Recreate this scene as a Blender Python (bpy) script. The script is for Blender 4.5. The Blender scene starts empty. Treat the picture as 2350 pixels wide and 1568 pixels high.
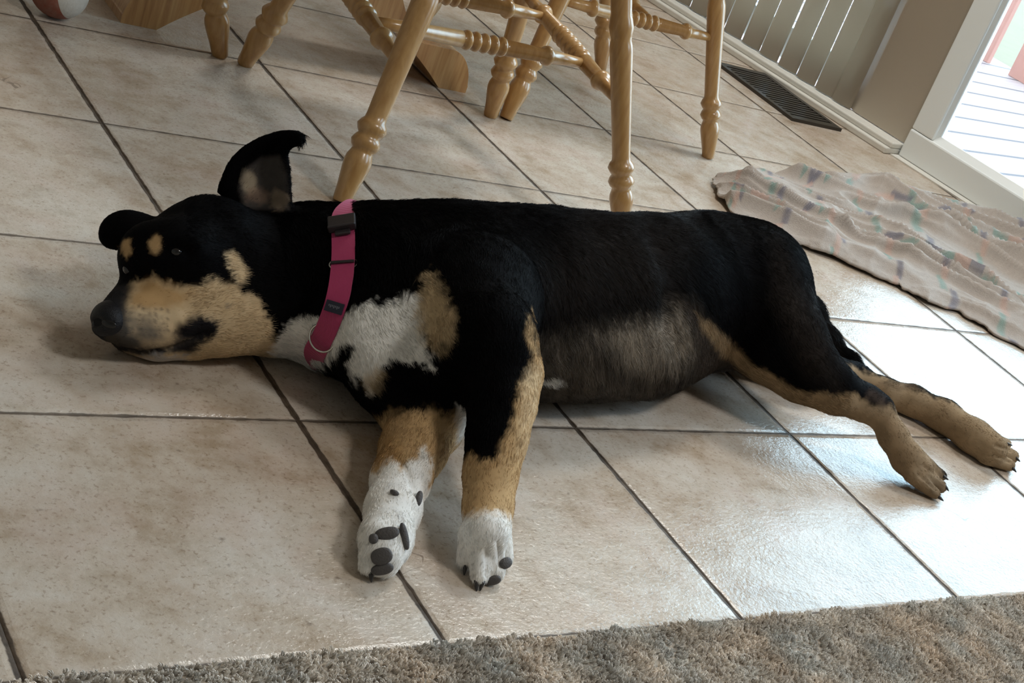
import bpy, bmesh, math, random
import numpy as np
from mathutils import Vector, Matrix
from mathutils.bvhtree import BVHTree
random.seed(4); rng = np.random.default_rng(7)
SC = bpy.context.scene
COL = SC.collection

# ---------------------------------------------------------------- camera
CAM_R = np.array([[0.7509600863092292, -0.5375303140663721, 0.38356239418136734],
                  [0.022765786383407982, -0.5594294430688487, -0.8285652763651294],
                  [0.6599550497880748, 0.6309515509826296, -0.4078718825462653]])
CAM_C = np.array([-0.30015085215417125, -0.724506956531548, 0.6735353548374133])
FPX, CX, CY = 3431.502750026394, 1610.2021871515617, 976.384008077917
cam_data = bpy.data.cameras.new('camera')
cam = bpy.data.objects.new('camera', cam_data); COL.objects.link(cam)
cam_data.sensor_width = 36.0; cam_data.sensor_fit = 'HORIZONTAL'
cam_data.lens = FPX / 2350 * 36.0
cam_data.shift_x = -(CX - 1175) / 2350
cam_data.shift_y = (CY - 784) / 2350
cam_data.clip_start = .05
M = Matrix.Identity(4)
for i in range(3):
    M[i][0] = CAM_R[0][i]; M[i][1] = -CAM_R[1][i]; M[i][2] = -CAM_R[2][i]; M[i][3] = CAM_C[i]
cam.matrix_world = M
SC.camera = cam

# ---------------------------------------------------------------- world, lights, exposure
W = bpy.data.worlds.new('overcast_sky'); SC.world = W; W.use_nodes = True
wn = W.node_tree; wn.nodes.clear()
wo = wn.nodes.new('ShaderNodeOutputWorld'); wb = wn.nodes.new('ShaderNodeBackground')
wt = wn.nodes.new('ShaderNodeTexCoord'); wx = wn.nodes.new('ShaderNodeSeparateXYZ'); wr = wn.nodes.new('ShaderNodeValToRGB')
wn.links.new(wt.outputs['Generated'], wx.inputs[0]); wn.links.new(wx.outputs['Z'], wr.inputs[0])
wr.color_ramp.elements[0].position = 0.0; wr.color_ramp.elements[0].color = (.66, .84, 1.0, 1)
wr.color_ramp.elements[1].position = .7; wr.color_ramp.elements[1].color = (.56, .78, 1.0, 1)
wn.links.new(wr.outputs[0], wb.inputs[0]); wb.inputs[1].default_value = 6.9
wn.links.new(wb.outputs[0], wo.inputs[0])
SC.view_settings.view_transform = 'Standard'; SC.view_settings.look = 'None'
SC.view_settings.exposure = 0.55; SC.view_settings.gamma = 1.0
SC.view_settings.use_curve_mapping = False
SC.cycles.max_bounces = 8; SC.cycles.transparent_max_bounces = 12
SC.cycles.caustics_reflective = False; SC.cycles.caustics_refractive = False
SC.cycles.sample_clamp_indirect = 6.0

# wall with the sliding door: s runs along it, n points outdoors
J0 = np.array([2.139, 1.414, 0.0]); SD = np.array([.16, -.987, 0.0]); ND = np.array([.987, .16, 0.0]); ZD = np.array([0, 0, 1.0])
def wl(s, n, z): return J0 + SD * s + ND * n + ZD * z

def area(name, loc, direction, sx, sy, power=None, color=(1, 1, 1), portal=False):
    l = bpy.data.lights.new(name, 'AREA'); l.shape = 'RECTANGLE'; l.size = sx; l.size_y = sy
    o = bpy.data.objects.new(name, l); COL.objects.link(o); o.location = loc
    o.rotation_euler = Vector(direction).to_track_quat('-Z', 'Y').to_euler()
    if portal: l.cycles.is_portal = True
    else: l.energy = power; l.color = color
    return o
area('door_portal', wl(.475, .06, 1.02), -ND, .86, 2.0, portal=True)
area('blind_window_portal', wl(-.9, .10, 1.05), -ND, 1.5, 2.0, portal=True)
area('added_window_portal', wl(2.0, .11, 1.42), -ND, .95, 1.25, portal=True)  # daylight through the added, unseen side window

# two added fill lights overhead, out of view and without fixtures
area('overhead_fill_light', (1.75, 1.5, 2.28), (-.1, -.15, -1), .45, .45, 21.0, (1.0, 1.0, .97))
area('overhead_fill_light', (1.35, -.85, 2.30), (-.2, .2, -1), .4, .4, 15.0, (1.0, .98, .94))

# ---------------------------------------------------------------- helpers
def un(x, y, z=0.0):
    d = CAM_R.T @ np.array([(x - CX) / FPX, (y - CY) / FPX, 1.0]); t = (z - CAM_C[2]) / d[2]
    return CAM_C + t * d
def ray(x, y):
    d = CAM_R.T @ np.array([(x - CX) / FPX, (y - CY) / FPX, 1.0]); return d / np.linalg.norm(d)
def pr(P):
    P = np.atleast_2d(P); c = (P - CAM_C) @ CAM_R.T
    return np.stack([CX + FPX * c[:, 0] / c[:, 2], CY + FPX * c[:, 1] / c[:, 2]], 1)
def near(x, y, ref, off=0.0):
    d = ray(x, y); t = (np.array(ref) - CAM_C) @ d
    return CAM_C + (t + off) * d
def SP(px, py, rp, z=None):
    r = .05
    for _ in range(20):
        P = un(px, py, r if z is None else z); r = rp * ((P - CAM_C) @ CAM_R[2]) / FPX
    return P, r

def meta(o, label=None, cat=None, group=None, kind=None):
    if label: o['label'] = label
    if cat: o['category'] = cat
    if group: o['group'] = group
    if kind: o['kind'] = kind
    return o
def empty(name, loc, label, cat, group=None):
    o = bpy.data.objects.new(name, None); COL.objects.link(o); o.location = loc; o.empty_display_size = .05
    return meta(o, label, cat, group)
def obj(name, verts, faces, mat=None, parent=None, smooth=False):
    me = bpy.data.meshes.new(name)
    if isinstance(verts, np.ndarray): verts = verts.tolist()
    if isinstance(faces, np.ndarray): faces = faces.tolist()
    me.from_pydata(verts, [], faces); me.update()
    if smooth: me.polygons.foreach_set('use_smooth', [True] * len(me.polygons))
    if mat: me.materials.append(mat)
    o = bpy.data.objects.new(name, me); COL.objects.link(o)
    if parent:
        o.parent = parent
        bpy.context.view_layer.update()
        o.matrix_parent_inverse = parent.matrix_world.inverted()
    return o
class MB:
    """collects verts and faces"""
    def __init__(s): s.v = []; s.f = []
    def add(s, v, f):
        b = len(s.v); s.v += [tuple(map(float, p)) for p in v]; s.f += [tuple(i + b for i in q) for q in f]
    def hexa(s, c):
        s.add(c, [(0, 3, 2, 1), (4, 5, 6, 7), (0, 1, 5, 4), (1, 2, 6, 5), (2, 3, 7, 6), (3, 0, 4, 7)])
    def box(s, a, b):
        x0, y0, z0 = a; x1, y1, z1 = b
        s.hexa([(x0, y0, z0), (x1, y0, z0), (x1, y1, z0), (x0, y1, z0), (x0, y0, z1), (x1, y0, z1), (x1, y1, z1), (x0, y1, z1)])
    def wbox(s, s0, s1, n0, n1, z0, z1):
        s.hexa([wl(s0, n0, z0), wl(s1, n0, z0), wl(s1, n1, z0), wl(s0, n1, z0), wl(s0, n0, z1), wl(s1, n0, z1), wl(s1, n1, z1), wl(s0, n1, z1)])
    def lathe(s, a, b, prof, seg=20):
        """prof: (distance from a in metres, radius)"""
        a = np.array(a, float); b = np.array(b, float); ax = (b - a) / np.linalg.norm(b - a)
        u = np.cross(ax, [0.3, 1, 0.2]); u /= np.linalg.norm(u); w = np.cross(ax, u)
        v = []; f = []; n = len(prof)
        for (t, r) in prof:
            for k in range(seg):
                th = 2 * math.pi * k / seg; v.append(a + ax * t + (u * math.cos(th) + w * math.sin(th)) * r)
        for i in range(n - 1):
            for k in range(seg):
                k2 = (k + 1) % seg; f.append((i * seg + k, i * seg + k2, (i + 1) * seg + k2, (i + 1) * seg + k))
        f.append(tuple(range(seg))[::-1]); f.append(tuple(range((n - 1) * seg, n * seg)))
        s.add(v, f)
    def build(s, name, mat, parent=None, smooth=False, bevel=0.0):
        o = obj(name, s.v, s.f, mat, parent, smooth)
        if bevel:
            m = o.modifiers.new('bevel', 'BEVEL'); m.width = bevel; m.segments = 2; m.limit_method = 'ANGLE'
        return o

# ---------------------------------------------------------------- materials
def material(name, color=(.5, .5, .5), rough=.5, metal=0.0, spec=None):
    m = bpy.data.materials.new(name); m.use_nodes = True
    b = m.node_tree.nodes['Principled BSDF']
    b.inputs['Base Color'].default_value = (*color, 1); b.inputs['Roughness'].default_value = rough; b.inputs['Metallic'].default_value = metal
    if spec is not None: b.inputs['Specular IOR Level'].default_value = spec
    return m, m.node_tree, b
def nd(t, typ, **kw):
    n = t.nodes.new(typ)
    for k, v in kw.items():
        if k in n.inputs.keys() if isinstance(k, str) and hasattr(n, 'inputs') else False: n.inputs[k].default_value = v
        else: setattr(n, k, v)
    return n
def noise(t, vec, scale, detail=4, rough=.55, dist=0.0):
    n = t.nodes.new('ShaderNodeTexNoise'); n.inputs['Scale'].default_value = scale; n.inputs['Detail'].default_value = detail
    n.inputs['Roughness'].default_value = rough; n.inputs['Distortion'].default_value = dist
    if vec is not None: t.links.new(vec, n.inputs['Vector'])
    return n.outputs['Fac']
def ramp(t, fac, stops):
    r = t.nodes.new('ShaderNodeValToRGB'); e = r.color_ramp.elements
    while len(e) > 1: e.remove(e[-1])
    e[0].position = stops[0][0]; e[0].color = (*stops[0][1], 1)
    for p, c in stops[1:]:
        q = e.new(p); q.color = (*c, 1)
    t.links.new(fac, r.inputs[0]); return r.outputs['Color']
def math_(t, op, a, b=None, clamp=False):
    n = t.nodes.new('ShaderNodeMath'); n.operation = op; n.use_clamp = clamp
    for i, q in enumerate((a, b)):
        if q is None: continue
        if isinstance(q, (int, float)): n.inputs[i].default_value = q
        else: t.links.new(q, n.inputs[i])
    return n.outputs[0]
def mix(t, fac, a, b, blend='MIX'):
    n = t.nodes.new('ShaderNodeMix'); n.data_type = 'RGBA'; n.blend_type = blend
    for i, q in ((0, fac), (6, a), (7, b)):
        if isinstance(q, (int, float)): n.inputs[i].default_value = q
        elif isinstance(q, tuple): n.inputs[i].default_value = (*q, 1)
        else: t.links.new(q, n.inputs[i])
    return n.outputs[2]
def objvec(t, scale=None):
    c = t.nodes.new('ShaderNodeTexCoord')
    if scale is None: return c.outputs['Object']
    m = t.nodes.new('ShaderNodeMapping'); m.inputs['Scale'].default_value = scale
    t.links.new(c.outputs['Object'], m.inputs['Vector']); return m.outputs['Vector']
def bump(t, b, h, strength=.5, dist=.002, normal=None):
    n = t.nodes.new('ShaderNodeBump'); n.inputs['Strength'].default_value = strength; n.inputs['Distance'].default_value = dist
    t.links.new(h, n.inputs['Height'])
    if normal is not None: t.links.new(normal, n.inputs['Normal'])
    if b is not None: t.links.new(n.outputs[0], b.inputs['Normal'])
    return n.outputs[0]

def tile_material():
    m, t, b = material('glazed_stone_tile')
    T = .305
    v = objvec(t); sx = t.nodes.new('ShaderNodeSeparateXYZ'); t.links.new(v, sx.inputs[0])
    wob = noise(t, v, 55, 3)
    wobs = math_(t, 'MULTIPLY', math_(t, 'SUBTRACT', wob, .5), .0045)
    d = []
    for ax in ('X', 'Y'):
        q = math_(t, 'MULTIPLY', sx.outputs[ax], 1 / T)
        f = math_(t, 'FRACT', math_(t, 'ADD', q, 50.5))
        dd = math_(t, 'MULTIPLY', math_(t, 'ABSOLUTE', math_(t, 'SUBTRACT', f, .5)), T)
        d.append(math_(t, 'ADD', dd, wobs))
    dist = math_(t, 'MINIMUM', d[0], d[1])                      # metres from the middle of the grout line
    gA = math_(t, 'SUBTRACT', 1.0, math_(t, 'DIVIDE', math_(t, 'SUBTRACT', d[0], .0026), .0012, True), True)
    gB = math_(t, 'SUBTRACT', 1.0, math_(t, 'DIVIDE', math_(t, 'SUBTRACT', d[1], .0015), .0013, True), True)
    grout = math_(t, 'MAXIMUM', gA, math_(t, 'MULTIPLY', gB, .85))
    # cell id for tile to tile variation
    fl = t.nodes.new('ShaderNodeVectorMath'); fl.operation = 'SNAP'; fl.inputs[1].default_value = (T, T, T)
    t.links.new(v, fl.inputs[0])
    wn_ = t.nodes.new('ShaderNodeTexWhiteNoise'); t.links.new(fl.outputs[0], wn_.inputs['Vector'])
    off = t.nodes.new('ShaderNodeVectorMath'); off.operation = 'MULTIPLY_ADD'; off.inputs[1].default_value = (7, 7, 7)
    t.links.new(wn_.outputs['Color'], off.inputs[0]); t.links.new(v, off.inputs[2]); vv = off.outputs[0]
    big = noise(t, vv, 7, 4, .6, .4); mid = noise(t, vv, 26, 6, .7); fine = noise(t, vv, 230, 3, .75); pink = noise(t, vv, 13, 3, .6, .6)
    c = ramp(t, big, [(.26, (.30, .205, .125)), (.40, (.43, .335, .245)), (.52, (.545, .465, .38)), (.66, (.61, .56, .49))])
    c = mix(t, math_(t, 'MULTIPLY', math_(t, 'SUBTRACT', pink, .50, True), 2.0, True), c, (.58, .43, .37))
    c = mix(t, .45, c, ramp(t, mid, [(.34, (.31, .23, .15)), (.5, (.53, .45, .37)), (.68, (.64, .59, .53))]))
    speck = ramp(t, fine, [(.34, (.74, .70, .66)), (.44, (1, 1, 1)), (.62, (1.0, 1.0, 1.0)), (.74, (1.10, 1.10, 1.10))])
    c = mix(t, 1.0, c, speck, 'MULTIPLY')
    pit = noise(t, vv, 75, 2, .5)
    c = mix(t, math_(t, 'MULTIPLY', math_(t, 'SUBTRACT', .30, pit, True), 6, True), c, (.16, .12, .09))
    # hairline chips
    vor = t.nodes.new('ShaderNodeTexVoronoi'); vor.feature = 'DISTANCE_TO_EDGE'; vor.inputs['Scale'].default_value = 3.1
    dv = t.nodes.new('ShaderNodeVectorMath'); dv.operation = 'ADD'
    nz = t.nodes.new('ShaderNodeTexNoise'); nz.inputs['Scale'].default_value = 11; t.links.new(vv, nz.inputs['Vector'])
    sc = t.nodes.new('ShaderNodeVectorMath'); sc.operation = 'SCALE'; sc.inputs['Scale'].default_value = .25
    t.links.new(nz.outputs['Color'], sc.inputs[0]); t.links.new(sc.outputs[0], dv.inputs[0]); t.links.new(vv, dv.inputs[1]); t.links.new(dv.outputs[0], vor.inputs['Vector'])
    crack = math_(t, 'MULTIPLY', math_(t, 'LESS_THAN', vor.outputs['Distance'], .0022), math_(t, 'GREATER_THAN', noise(t, vv, 6, 1), .71))
    c = mix(t, math_(t, 'MULTIPLY', crack, .65), c, (.15, .11, .08))
    gc = ramp(t, noise(t, v, 60, 4), [(.35, (.040, .025, .014)), (.65, (.105, .073, .048))])
    c = mix(t, grout, c, gc)
    t.links.new(c, b.inputs['Base Color'])
    rr = math_(t, 'ADD', math_(t, 'MULTIPLY', fine, .14), .13)
    rr = math_(t, 'ADD', rr, math_(t, 'MULTIPLY', grout, .5))
    t.links.new(rr, b.inputs['Roughness']); b.inputs['IOR'].default_value = 1.46
    h1 = noise(t, v, 250, 3, .6, .3); h2 = noise(t, v, 60, 2)
    hh = math_(t, 'ADD', math_(t, 'MULTIPLY', h1, 1.0), math_(t, 'MULTIPLY', h2, 1.1))
    n1 = bump(t, None, hh, .6, .0008)
    edge = math_(t, 'DIVIDE', dist, .007, True)
    edge = math_(t, 'POWER', edge, .5)
    bump(t, b, edge, .9, .0025, n1)
    return m
def wood_material(name='varnished_oak', base=((.36, .19, .065), (.43, .245, .09), (.50, .30, .12)), rough=.28):
    m, t, b = material(name)
    v = objvec(t, (1, 1, 1)); g = noise(t, objvec(t, (90, 90, 6)), 1.6, 4, .55, .3)
    c = ramp(t, g, [(.3, base[0]), (.5, base[1]), (.7, base[2])])
    c = mix(t, math_(t, 'MULTIPLY', noise(t, v, 9, 2), .25), c, (.33, .17, .06))
    t.links.new(c, b.inputs['Base Color']); b.inputs['Roughness'].default_value = rough
    b.inputs['Coat Weight'].default_value = .35; b.inputs['Coat Roughness'].default_value = .18
    bump(t, b, g, .12, .0006)
    return m
def plain(name, color, rough=.5, bumpscale=None, bstr=.2, metal=0.0, var=.0):
    m, t, b = material(name, color, rough, metal)
    if bumpscale:
        h = noise(t, objvec(t), bumpscale, 3); bump(t, b, h, bstr, .001)
        if var:
            c = mix(t, math_(t, 'MULTIPLY', h, var), color, tuple(q * .55 for q in color)); t.links.new(c, b.inputs['Base Color'])
    return m
M_TILE = tile_material(); M_OAK = wood_material()
M_PINE = wood_material('honey_wood', ((.36, .17, .06), (.52, .28, .11), (.62, .37, .16)), .32)
M_WALL = plain('painted_wall', (.66, .62, .55), .7, 180, .1)
M_CEIL = plain('white_ceiling', (.78, .77, .74), .8, 90, .2)
M_VINYL = plain('white_vinyl', (.86, .89, .88), .3, 40, .03)
M_TRIM = plain('cream_painted_trim', (.72, .70, .64), .45, 60, .08, var=.25)
M_PANEL = plain('beige_wall_panel', (.56, .49, .40), .6, 120, .08)
def slat_material():
    m, t, b = material('beige_vinyl_slat', (.60, .54, .45), .45)
    tr = t.nodes.new('ShaderNodeBsdfTranslucent'); tr.inputs[0].default_value = (.62, .55, .45, 1)
    mx = t.nodes.new('ShaderNodeMixShader'); mx.inputs[0].default_value = .60
    out = t.nodes['Material Output']; t.links.new(b.outputs[0], mx.inputs[1]); t.links.new(tr.outputs[0], mx.inputs[2]); t.links.new(mx.outputs[0], out.inputs[0])
    return m
M_SLAT = slat_material()
def glass_material():
    m = bpy.data.materials.new('window_glass'); m.use_nodes = True; t = m.node_tree; t.nodes.clear()
    out = t.nodes.new('ShaderNodeOutputMaterial'); tr = t.nodes.new('ShaderNodeBsdfTransparent'); gl = t.nodes.new('ShaderNodeBsdfGlossy'); fr = t.nodes.new('ShaderNodeFresnel'); mx = t.nodes.new('ShaderNodeMixShader')
    tr.inputs[0].default_value = (.93, .97, .96, 1); gl.inputs['Roughness'].default_value = 0.0; fr.inputs[0].default_value = 1.45
    t.links.new(fr.outputs[0], mx.inputs[0]); t.links.new(tr.outputs[0], mx.inputs[1]); t.links.new(gl.outputs[0], mx.inputs[2]); t.links.new(mx.outputs[0], out.inputs[0])
    return m
M_GLASS = glass_material()

# ---------------------------------------------------------------- room shell
X0, Y0, Y1, ZC = -3.0, -3.5, 3.4, 2.42
def wall_x(y):       # inner face x of the door wall at a given y
    return J0[0] + (y - J0[1]) * SD[0] / SD[1]
f = MB(); xa, xb = wall_x(Y0), wall_x(Y1)
f.hexa([(X0, Y0, -.05), (xa + .05, Y0, -.05), (xb + .05, Y1, -.05), (X0, Y1, -.05), (X0, Y0, 0), (xa + .05, Y0, 0), (xb + .05, Y1, 0), (X0, Y1, 0)])
meta(f.build('floor', M_TILE), kind='structure', label='beige stone-look ceramic tile floor with dark grout')
f = MB(); f.hexa([(X0, Y0, ZC), (xa + .2, Y0, ZC), (xb + .2, Y1, ZC), (X0, Y1, ZC), (X0, Y0, ZC + .08), (xa + .2, Y0, ZC + .08), (xb + .2, Y1, ZC + .08), (X0, Y1, ZC + .08)])
meta(f.build('ceiling', M_CEIL), kind='structure')
f = MB(); f.box((X0 - .1, Y1, 0), (xb + .2, Y1 + .1, ZC)); meta(f.build('wall_far', M_WALL), kind='structure')
f = MB(); f.box((X0 - .1, Y0 - .1, 0), (xa + .2, Y0, ZC))
meta(f.build('wall_back', M_WALL), kind='structure')
f = MB(); f.box((X0 - .1, Y0, 0), (X0, Y1, ZC))
meta(f.build('wall_left', M_WALL), kind='structure')
sA = (Y1 - J0[1]) / SD[1]; sB = (Y0 - J0[1]) / SD[1]
SW = -1.62; SE = .95; ZH = 2.04
f = MB()
f.wbox(sA, SW, 0, .12, 0, ZC); SQ0, SQ1, ZQ0, ZQ1 = 1.5, 2.5, .75, 2.1
f.wbox(SE, SQ0, 0, .12, 0, ZC); f.wbox(SQ1, sB, 0, .12, 0, ZC); f.wbox(SQ0, SQ1, 0, .12, 0, ZQ0); f.wbox(SQ0, SQ1, 0, .12, ZQ1, ZC); f.wbox(SW, SE, 0, .12, ZH, ZC); f.wbox(-.145, -.012, .03, .12, .03, ZH)
meta(f.build('wall_right', M_WALL), kind='structure')
# beige flush panel between the blinds and the door, gently bowed
f = MB(); n = 14; pv = []; pf = []
for i in range(n + 1):
    s = -.198 + (.198 - .003) * i / n; bow = -.016 * math.sin(math.pi * min(1, i / 6.0) * .5) ** 1.0 if i < 6 else -.016
    rip = -.005 * math.exp(-((i - 3.0) / 1.2) ** 2)
    for z in (.028, ZH): pv.append(wl(s, .028 + bow + rip, z))
for i in range(n): pf.append((2 * i, 2 * i + 2, 2 * i + 3, 2 * i + 1))
f.add(pv, pf); o = f.build('trim_1', M_PANEL, smooth=True); meta(o, kind='structure', label='beige flush panel between the blinds and the door')
o.modifiers.new('th', 'SOLIDIFY').thickness = .01
# door track / baseboard under the blinds
f = MB(); f.wbox(SW, -.004, -.050, .028, 0, .014); f.wbox(SW, -.004, -.034, .028, .014, .026)
meta(f.build('baseboard_right', M_TRIM, bevel=.003), kind='structure', label='cream sill strip along the bottom of the blinds')
# fixed glass window behind the blinds
f = MB(); f.wbox(SW, -.145, .075, .115, .026, .10); f.wbox(SW, -.145, .075, .115, ZH - .07, ZH); f.wbox(SW, SW + .07, .075, .115, .10, ZH - .07); f.wbox(-.2, -.145, .075, .115, .10, ZH - .07)
w1 = meta(f.build('window_1', M_VINYL, bevel=.003), kind='structure', label='fixed glass panel behind the vertical blinds')
g = MB(); g.wbox(SW + .06, -.18, .09, .095, .09, ZH - .06); g.build('glass_pane', M_GLASS, w1)
# unseen window added to the door wall, nearer the camera, for side light
f = MB(); f.wbox(SQ0, SQ0 + .06, .03, .09, ZQ0, ZQ1); f.wbox(SQ1 - .06, SQ1, .03, .09, ZQ0, ZQ1); f.wbox(SQ0 + .06, SQ1 - .06, .03, .09, ZQ0, ZQ0 + .06); f.wbox(SQ0 + .06, SQ1 - .06, .03, .09, ZQ1 - .06, ZQ1); f.wbox((SQ0 + SQ1) / 2 - .03, (SQ0 + SQ1) / 2 + .03, .03, .09, ZQ0 + .06, ZQ1 - .06)
meta(f.build('added_side_window', M_VINYL), kind='structure')
# sliding glass door
dr = MB()
dr.wbox(0, .060, 0, .045, .067, ZH); dr.wbox(SE - .065, SE, 0, .045, .067, ZH); dr.wbox(.060, SE - .065, 0, .045, ZH - .07, ZH)
door = meta(dr.build('door_1', M_VINYL, bevel=.004), kind='structure', label='white framed sliding glass door onto the deck')
r = MB(); r.wbox(.0, SE, -.002, .045, .003, .0665); r.build('bottom_rail', M_VINYL, door, bevel=.004)
r = MB(); r.hexa([wl(.06, .004, .0665), wl(SE - .065, .004, .0665), wl(SE - .065, .022, .0665), wl(.06, .022, .0665), wl(.06, .018, .080), wl(SE - .065, .018, .080), wl(SE - .065, .022, .080), wl(.06, .022, .080)])
r.hexa([wl(.058, .004, .0665), wl(.066, .018, .0665), wl(.066, .022, .0665), wl(.058, .022, .0665), wl(.058, .004, ZH - .07), wl(.066, .018, ZH - .07), wl(.066, .022, ZH - .07), wl(.058, .022, ZH - .07)])
r.build('glazing_bead', M_VINYL, door)
g = MB(); g.wbox(.055, SE - .06, .023, .028, .066, ZH - .06); g.build('glass_pane', M_GLASS, door)
r = MB(); r.wbox(0, SE, -.030, .10, 0, .003); r.build('door_threshold', M_TRIM, door)

# ---------------------------------------------------------------- outdoors
def deck_material():
    m, t, b = material('weathered_pink_deck_boards', rough=.7)
    v = objvec(t); sx = t.nodes.new('ShaderNodeSeparateXYZ'); t.links.new(v, sx.inputs[0])
    fr = math_(t, 'FRACT', math_(t, 'MULTIPLY', sx.outputs['Y'], 1 / .14))
    gap = math_(t, 'LESS_THAN', math_(t, 'ABSOLUTE', math_(t, 'SUBTRACT', fr, .5)), .05)
    grain = noise(t, objvec(t, (3, 60, 3)), 1.5, 4)
    c = ramp(t, grain, [(.3, (.23, .145, .130)), (.7, (.30, .20, .18))])
    c = mix(t, gap, c, (.07, .045, .045)); t.links.new(c, b.inputs['Base Color'])
    return m
dk = MB(); dk.box((0, -2.6, -.05), (2.62, 4.0, 0))
o = dk.build('deck', deck_material()); o.rotation_euler = (0, 0, math.atan2(SD[1], SD[0]) + math.pi / 2); o.location = tuple(wl(0.5, .14, -.12))
meta(o, kind='structure', label='pale pinkish wooden deck outside the glass door')
M_RAIL = plain('red_stained_cedar', (.38, .16, .12), .6, 40, .1, var=.3)
fence = empty('deck_railing', wl(0, 2.5, -.12), 'reddish wooden railing with upright boards at the edge of the deck outside', 'railing')
for i in range(24):
    s = -3.4 + i * .21; r = MB(); r.wbox(s, s + .10, 2.55, 2.575, -.119, .78); r.build('baluster', M_RAIL, fence)
r = MB(); r.wbox(-3.5, 2.0, 2.52, 2.63, .78, .82); r.build('top_rail', M_RAIL, fence)
M_GRASS = plain('lawn_and_scrub', (.14, .10, .05), .9, 5, .4, var=.6)
gr = MB(); gr.box((2.5, -9, -.6), (16, 14, -.5)); meta(gr.build('lawn', M_GRASS), kind='structure')

# ---------------------------------------------------------------- vertical blinds
bl = empty('vertical_blind', wl(-.9, .012, .03), 'beige vertical slat blinds hanging left of the glass door', 'blinds')
ctr = [-.530 - .062 * k for k in range(16, 0, -1)] + [-.528, -.467, -.403, -.342, -.281, -.226]
ctr = [c - .0 for c in ctr if c > SW - .02]
for c in ctr:
    r = MB(); v = []; q = []
    wd = .0525; a = math.radians(10)
    for i in range(9):
        u = i / 8 - .5; bow = .006 * (1 - 4 * u * u)
        s = c + .030 + u * wd * math.cos(a); nn_ = .004 + u * wd * math.sin(a) - bow * .9
        for z in (.029, 2.0): v.append(wl(s, nn_, z))
    for i in range(8): q.append((2 * i, 2 * i + 2, 2 * i + 3, 2 * i + 1))
    r.add(v, q); so = r.build('slat', M_SLAT, bl, smooth=True); md = so.modifiers.new('th', 'SOLIDIFY'); md.thickness = .0012
r = MB(); r.wbox(SW, -.15, -.03, .03, 2.0, 2.05); r.build('headrail', M_VINYL, bl)

# ---------------------------------------------------------------- floor vent
M_VENT = plain('dark_brown_metal', (.055, .048, .040), .35, 60, .1, metal=.6)
e1 = np.array([0, -1.0, 0]); e2 = np.array([1.0, 0, 0]); A = np.array([1.882, 1.788, 0]); L = .292; WVN = .150
vent = empty('floor_vent', A + e1 * L / 2 + e2 * WVN / 2, 'dark metal floor register beside the sill under the blinds', 'vent')
def vq(mb, a0, a1, b0, b1, z0, z1):
    c = [A + e1 * p + e2 * q for p, q in ((a0, b0), (a1, b0), (a1, b1), (a0, b1))]
    if np.cross(c[1] - c[0], c[2] - c[1])[2] < 0: c = c[::-1]
    mb.hexa([p + ZD * z0 for p in c] + [p + ZD * z1 for p in c])
r = MB(); vq(r, 0, L, 0, .014, 0, .007); vq(r, 0, L, WVN - .014, WVN, 0, .007); vq(r, 0, .02, .014, WVN - .014, 0, .007); vq(r, L - .02, L, .014, WVN - .014, 0, .007); vq(r, .02, L - .02, .014, WVN - .014, 0, .0008)
r.build('frame', M_VENT, vent, bevel=.001)
for i in range(17):
    r = MB(); p = .024 + i * .0152; vq(r, p, p + .009, .014, WVN - .014, .0008, .006); r.build('louver', M_VENT, vent)

# ---------------------------------------------------------------- chairs
LEGP = [(0, .0095), (.003, .0110), (.02, .0125), (.042, .0158), (.050, .0166), (.057, .0160), (.063, .0138), (.067, .0128), (.070, .0158), (.076, .0182), (.082, .0160), (.086, .0132), (.090, .0160), (.096, .0186), (.102, .0160), (.106, .0130), (.112, .0126), (.16, .0135), (.22, .0148), (.255, .0158), (.264, .0152), (.270, .0138), (.277, .0152), (.287, .0168), (.297, .0152), (.303, .0140), (.36, .0150), (.43, .0145), (.47, .0130)]
def bar(name, a, b, parent, rings=True, r0=.0098, centre=.0, beads=5):
    a = np.array(a, float); b = np.array(b, float); L = np.linalg.norm(b - a)
    p = [(0, r0 * .62), (L * .12, r0 * .85)]
    rr = lambda t: [(t - .007, r0 * .95), (t - .0045, r0 * 1.28), (t, r0 * 1.42), (t + .0045, r0 * 1.28), (t + .007, r0 * .98)]
    if rings: p += rr(L * .2)
    if beads:
        w = .0135; st = L * .5 - beads * w / 2
        p += [(st - .002, r0 * 1.12)]
        for k in range(beads):
            c = st + w * (k + .5)
            p += [(c - w * .46, r0 * .72), (c - w * .25, r0 * 1.22), (c, r0 * 1.36), (c + w * .25, r0 * 1.22), (c + w * .46, r0 * .72)]
        p += [(L * .5 + beads * w / 2 + .002, r0 * 1.12)]
    else: p += [(L * .5, r0 * 1.1)]
    if rings: p += rr(L * .8)
    p += [(L * .88, r0 * .85), (L, r0 * .62)]
    m = MB(); m.lathe(a, b, p, 20); return m.build(name, M_OAK, parent, smooth=True)
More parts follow.
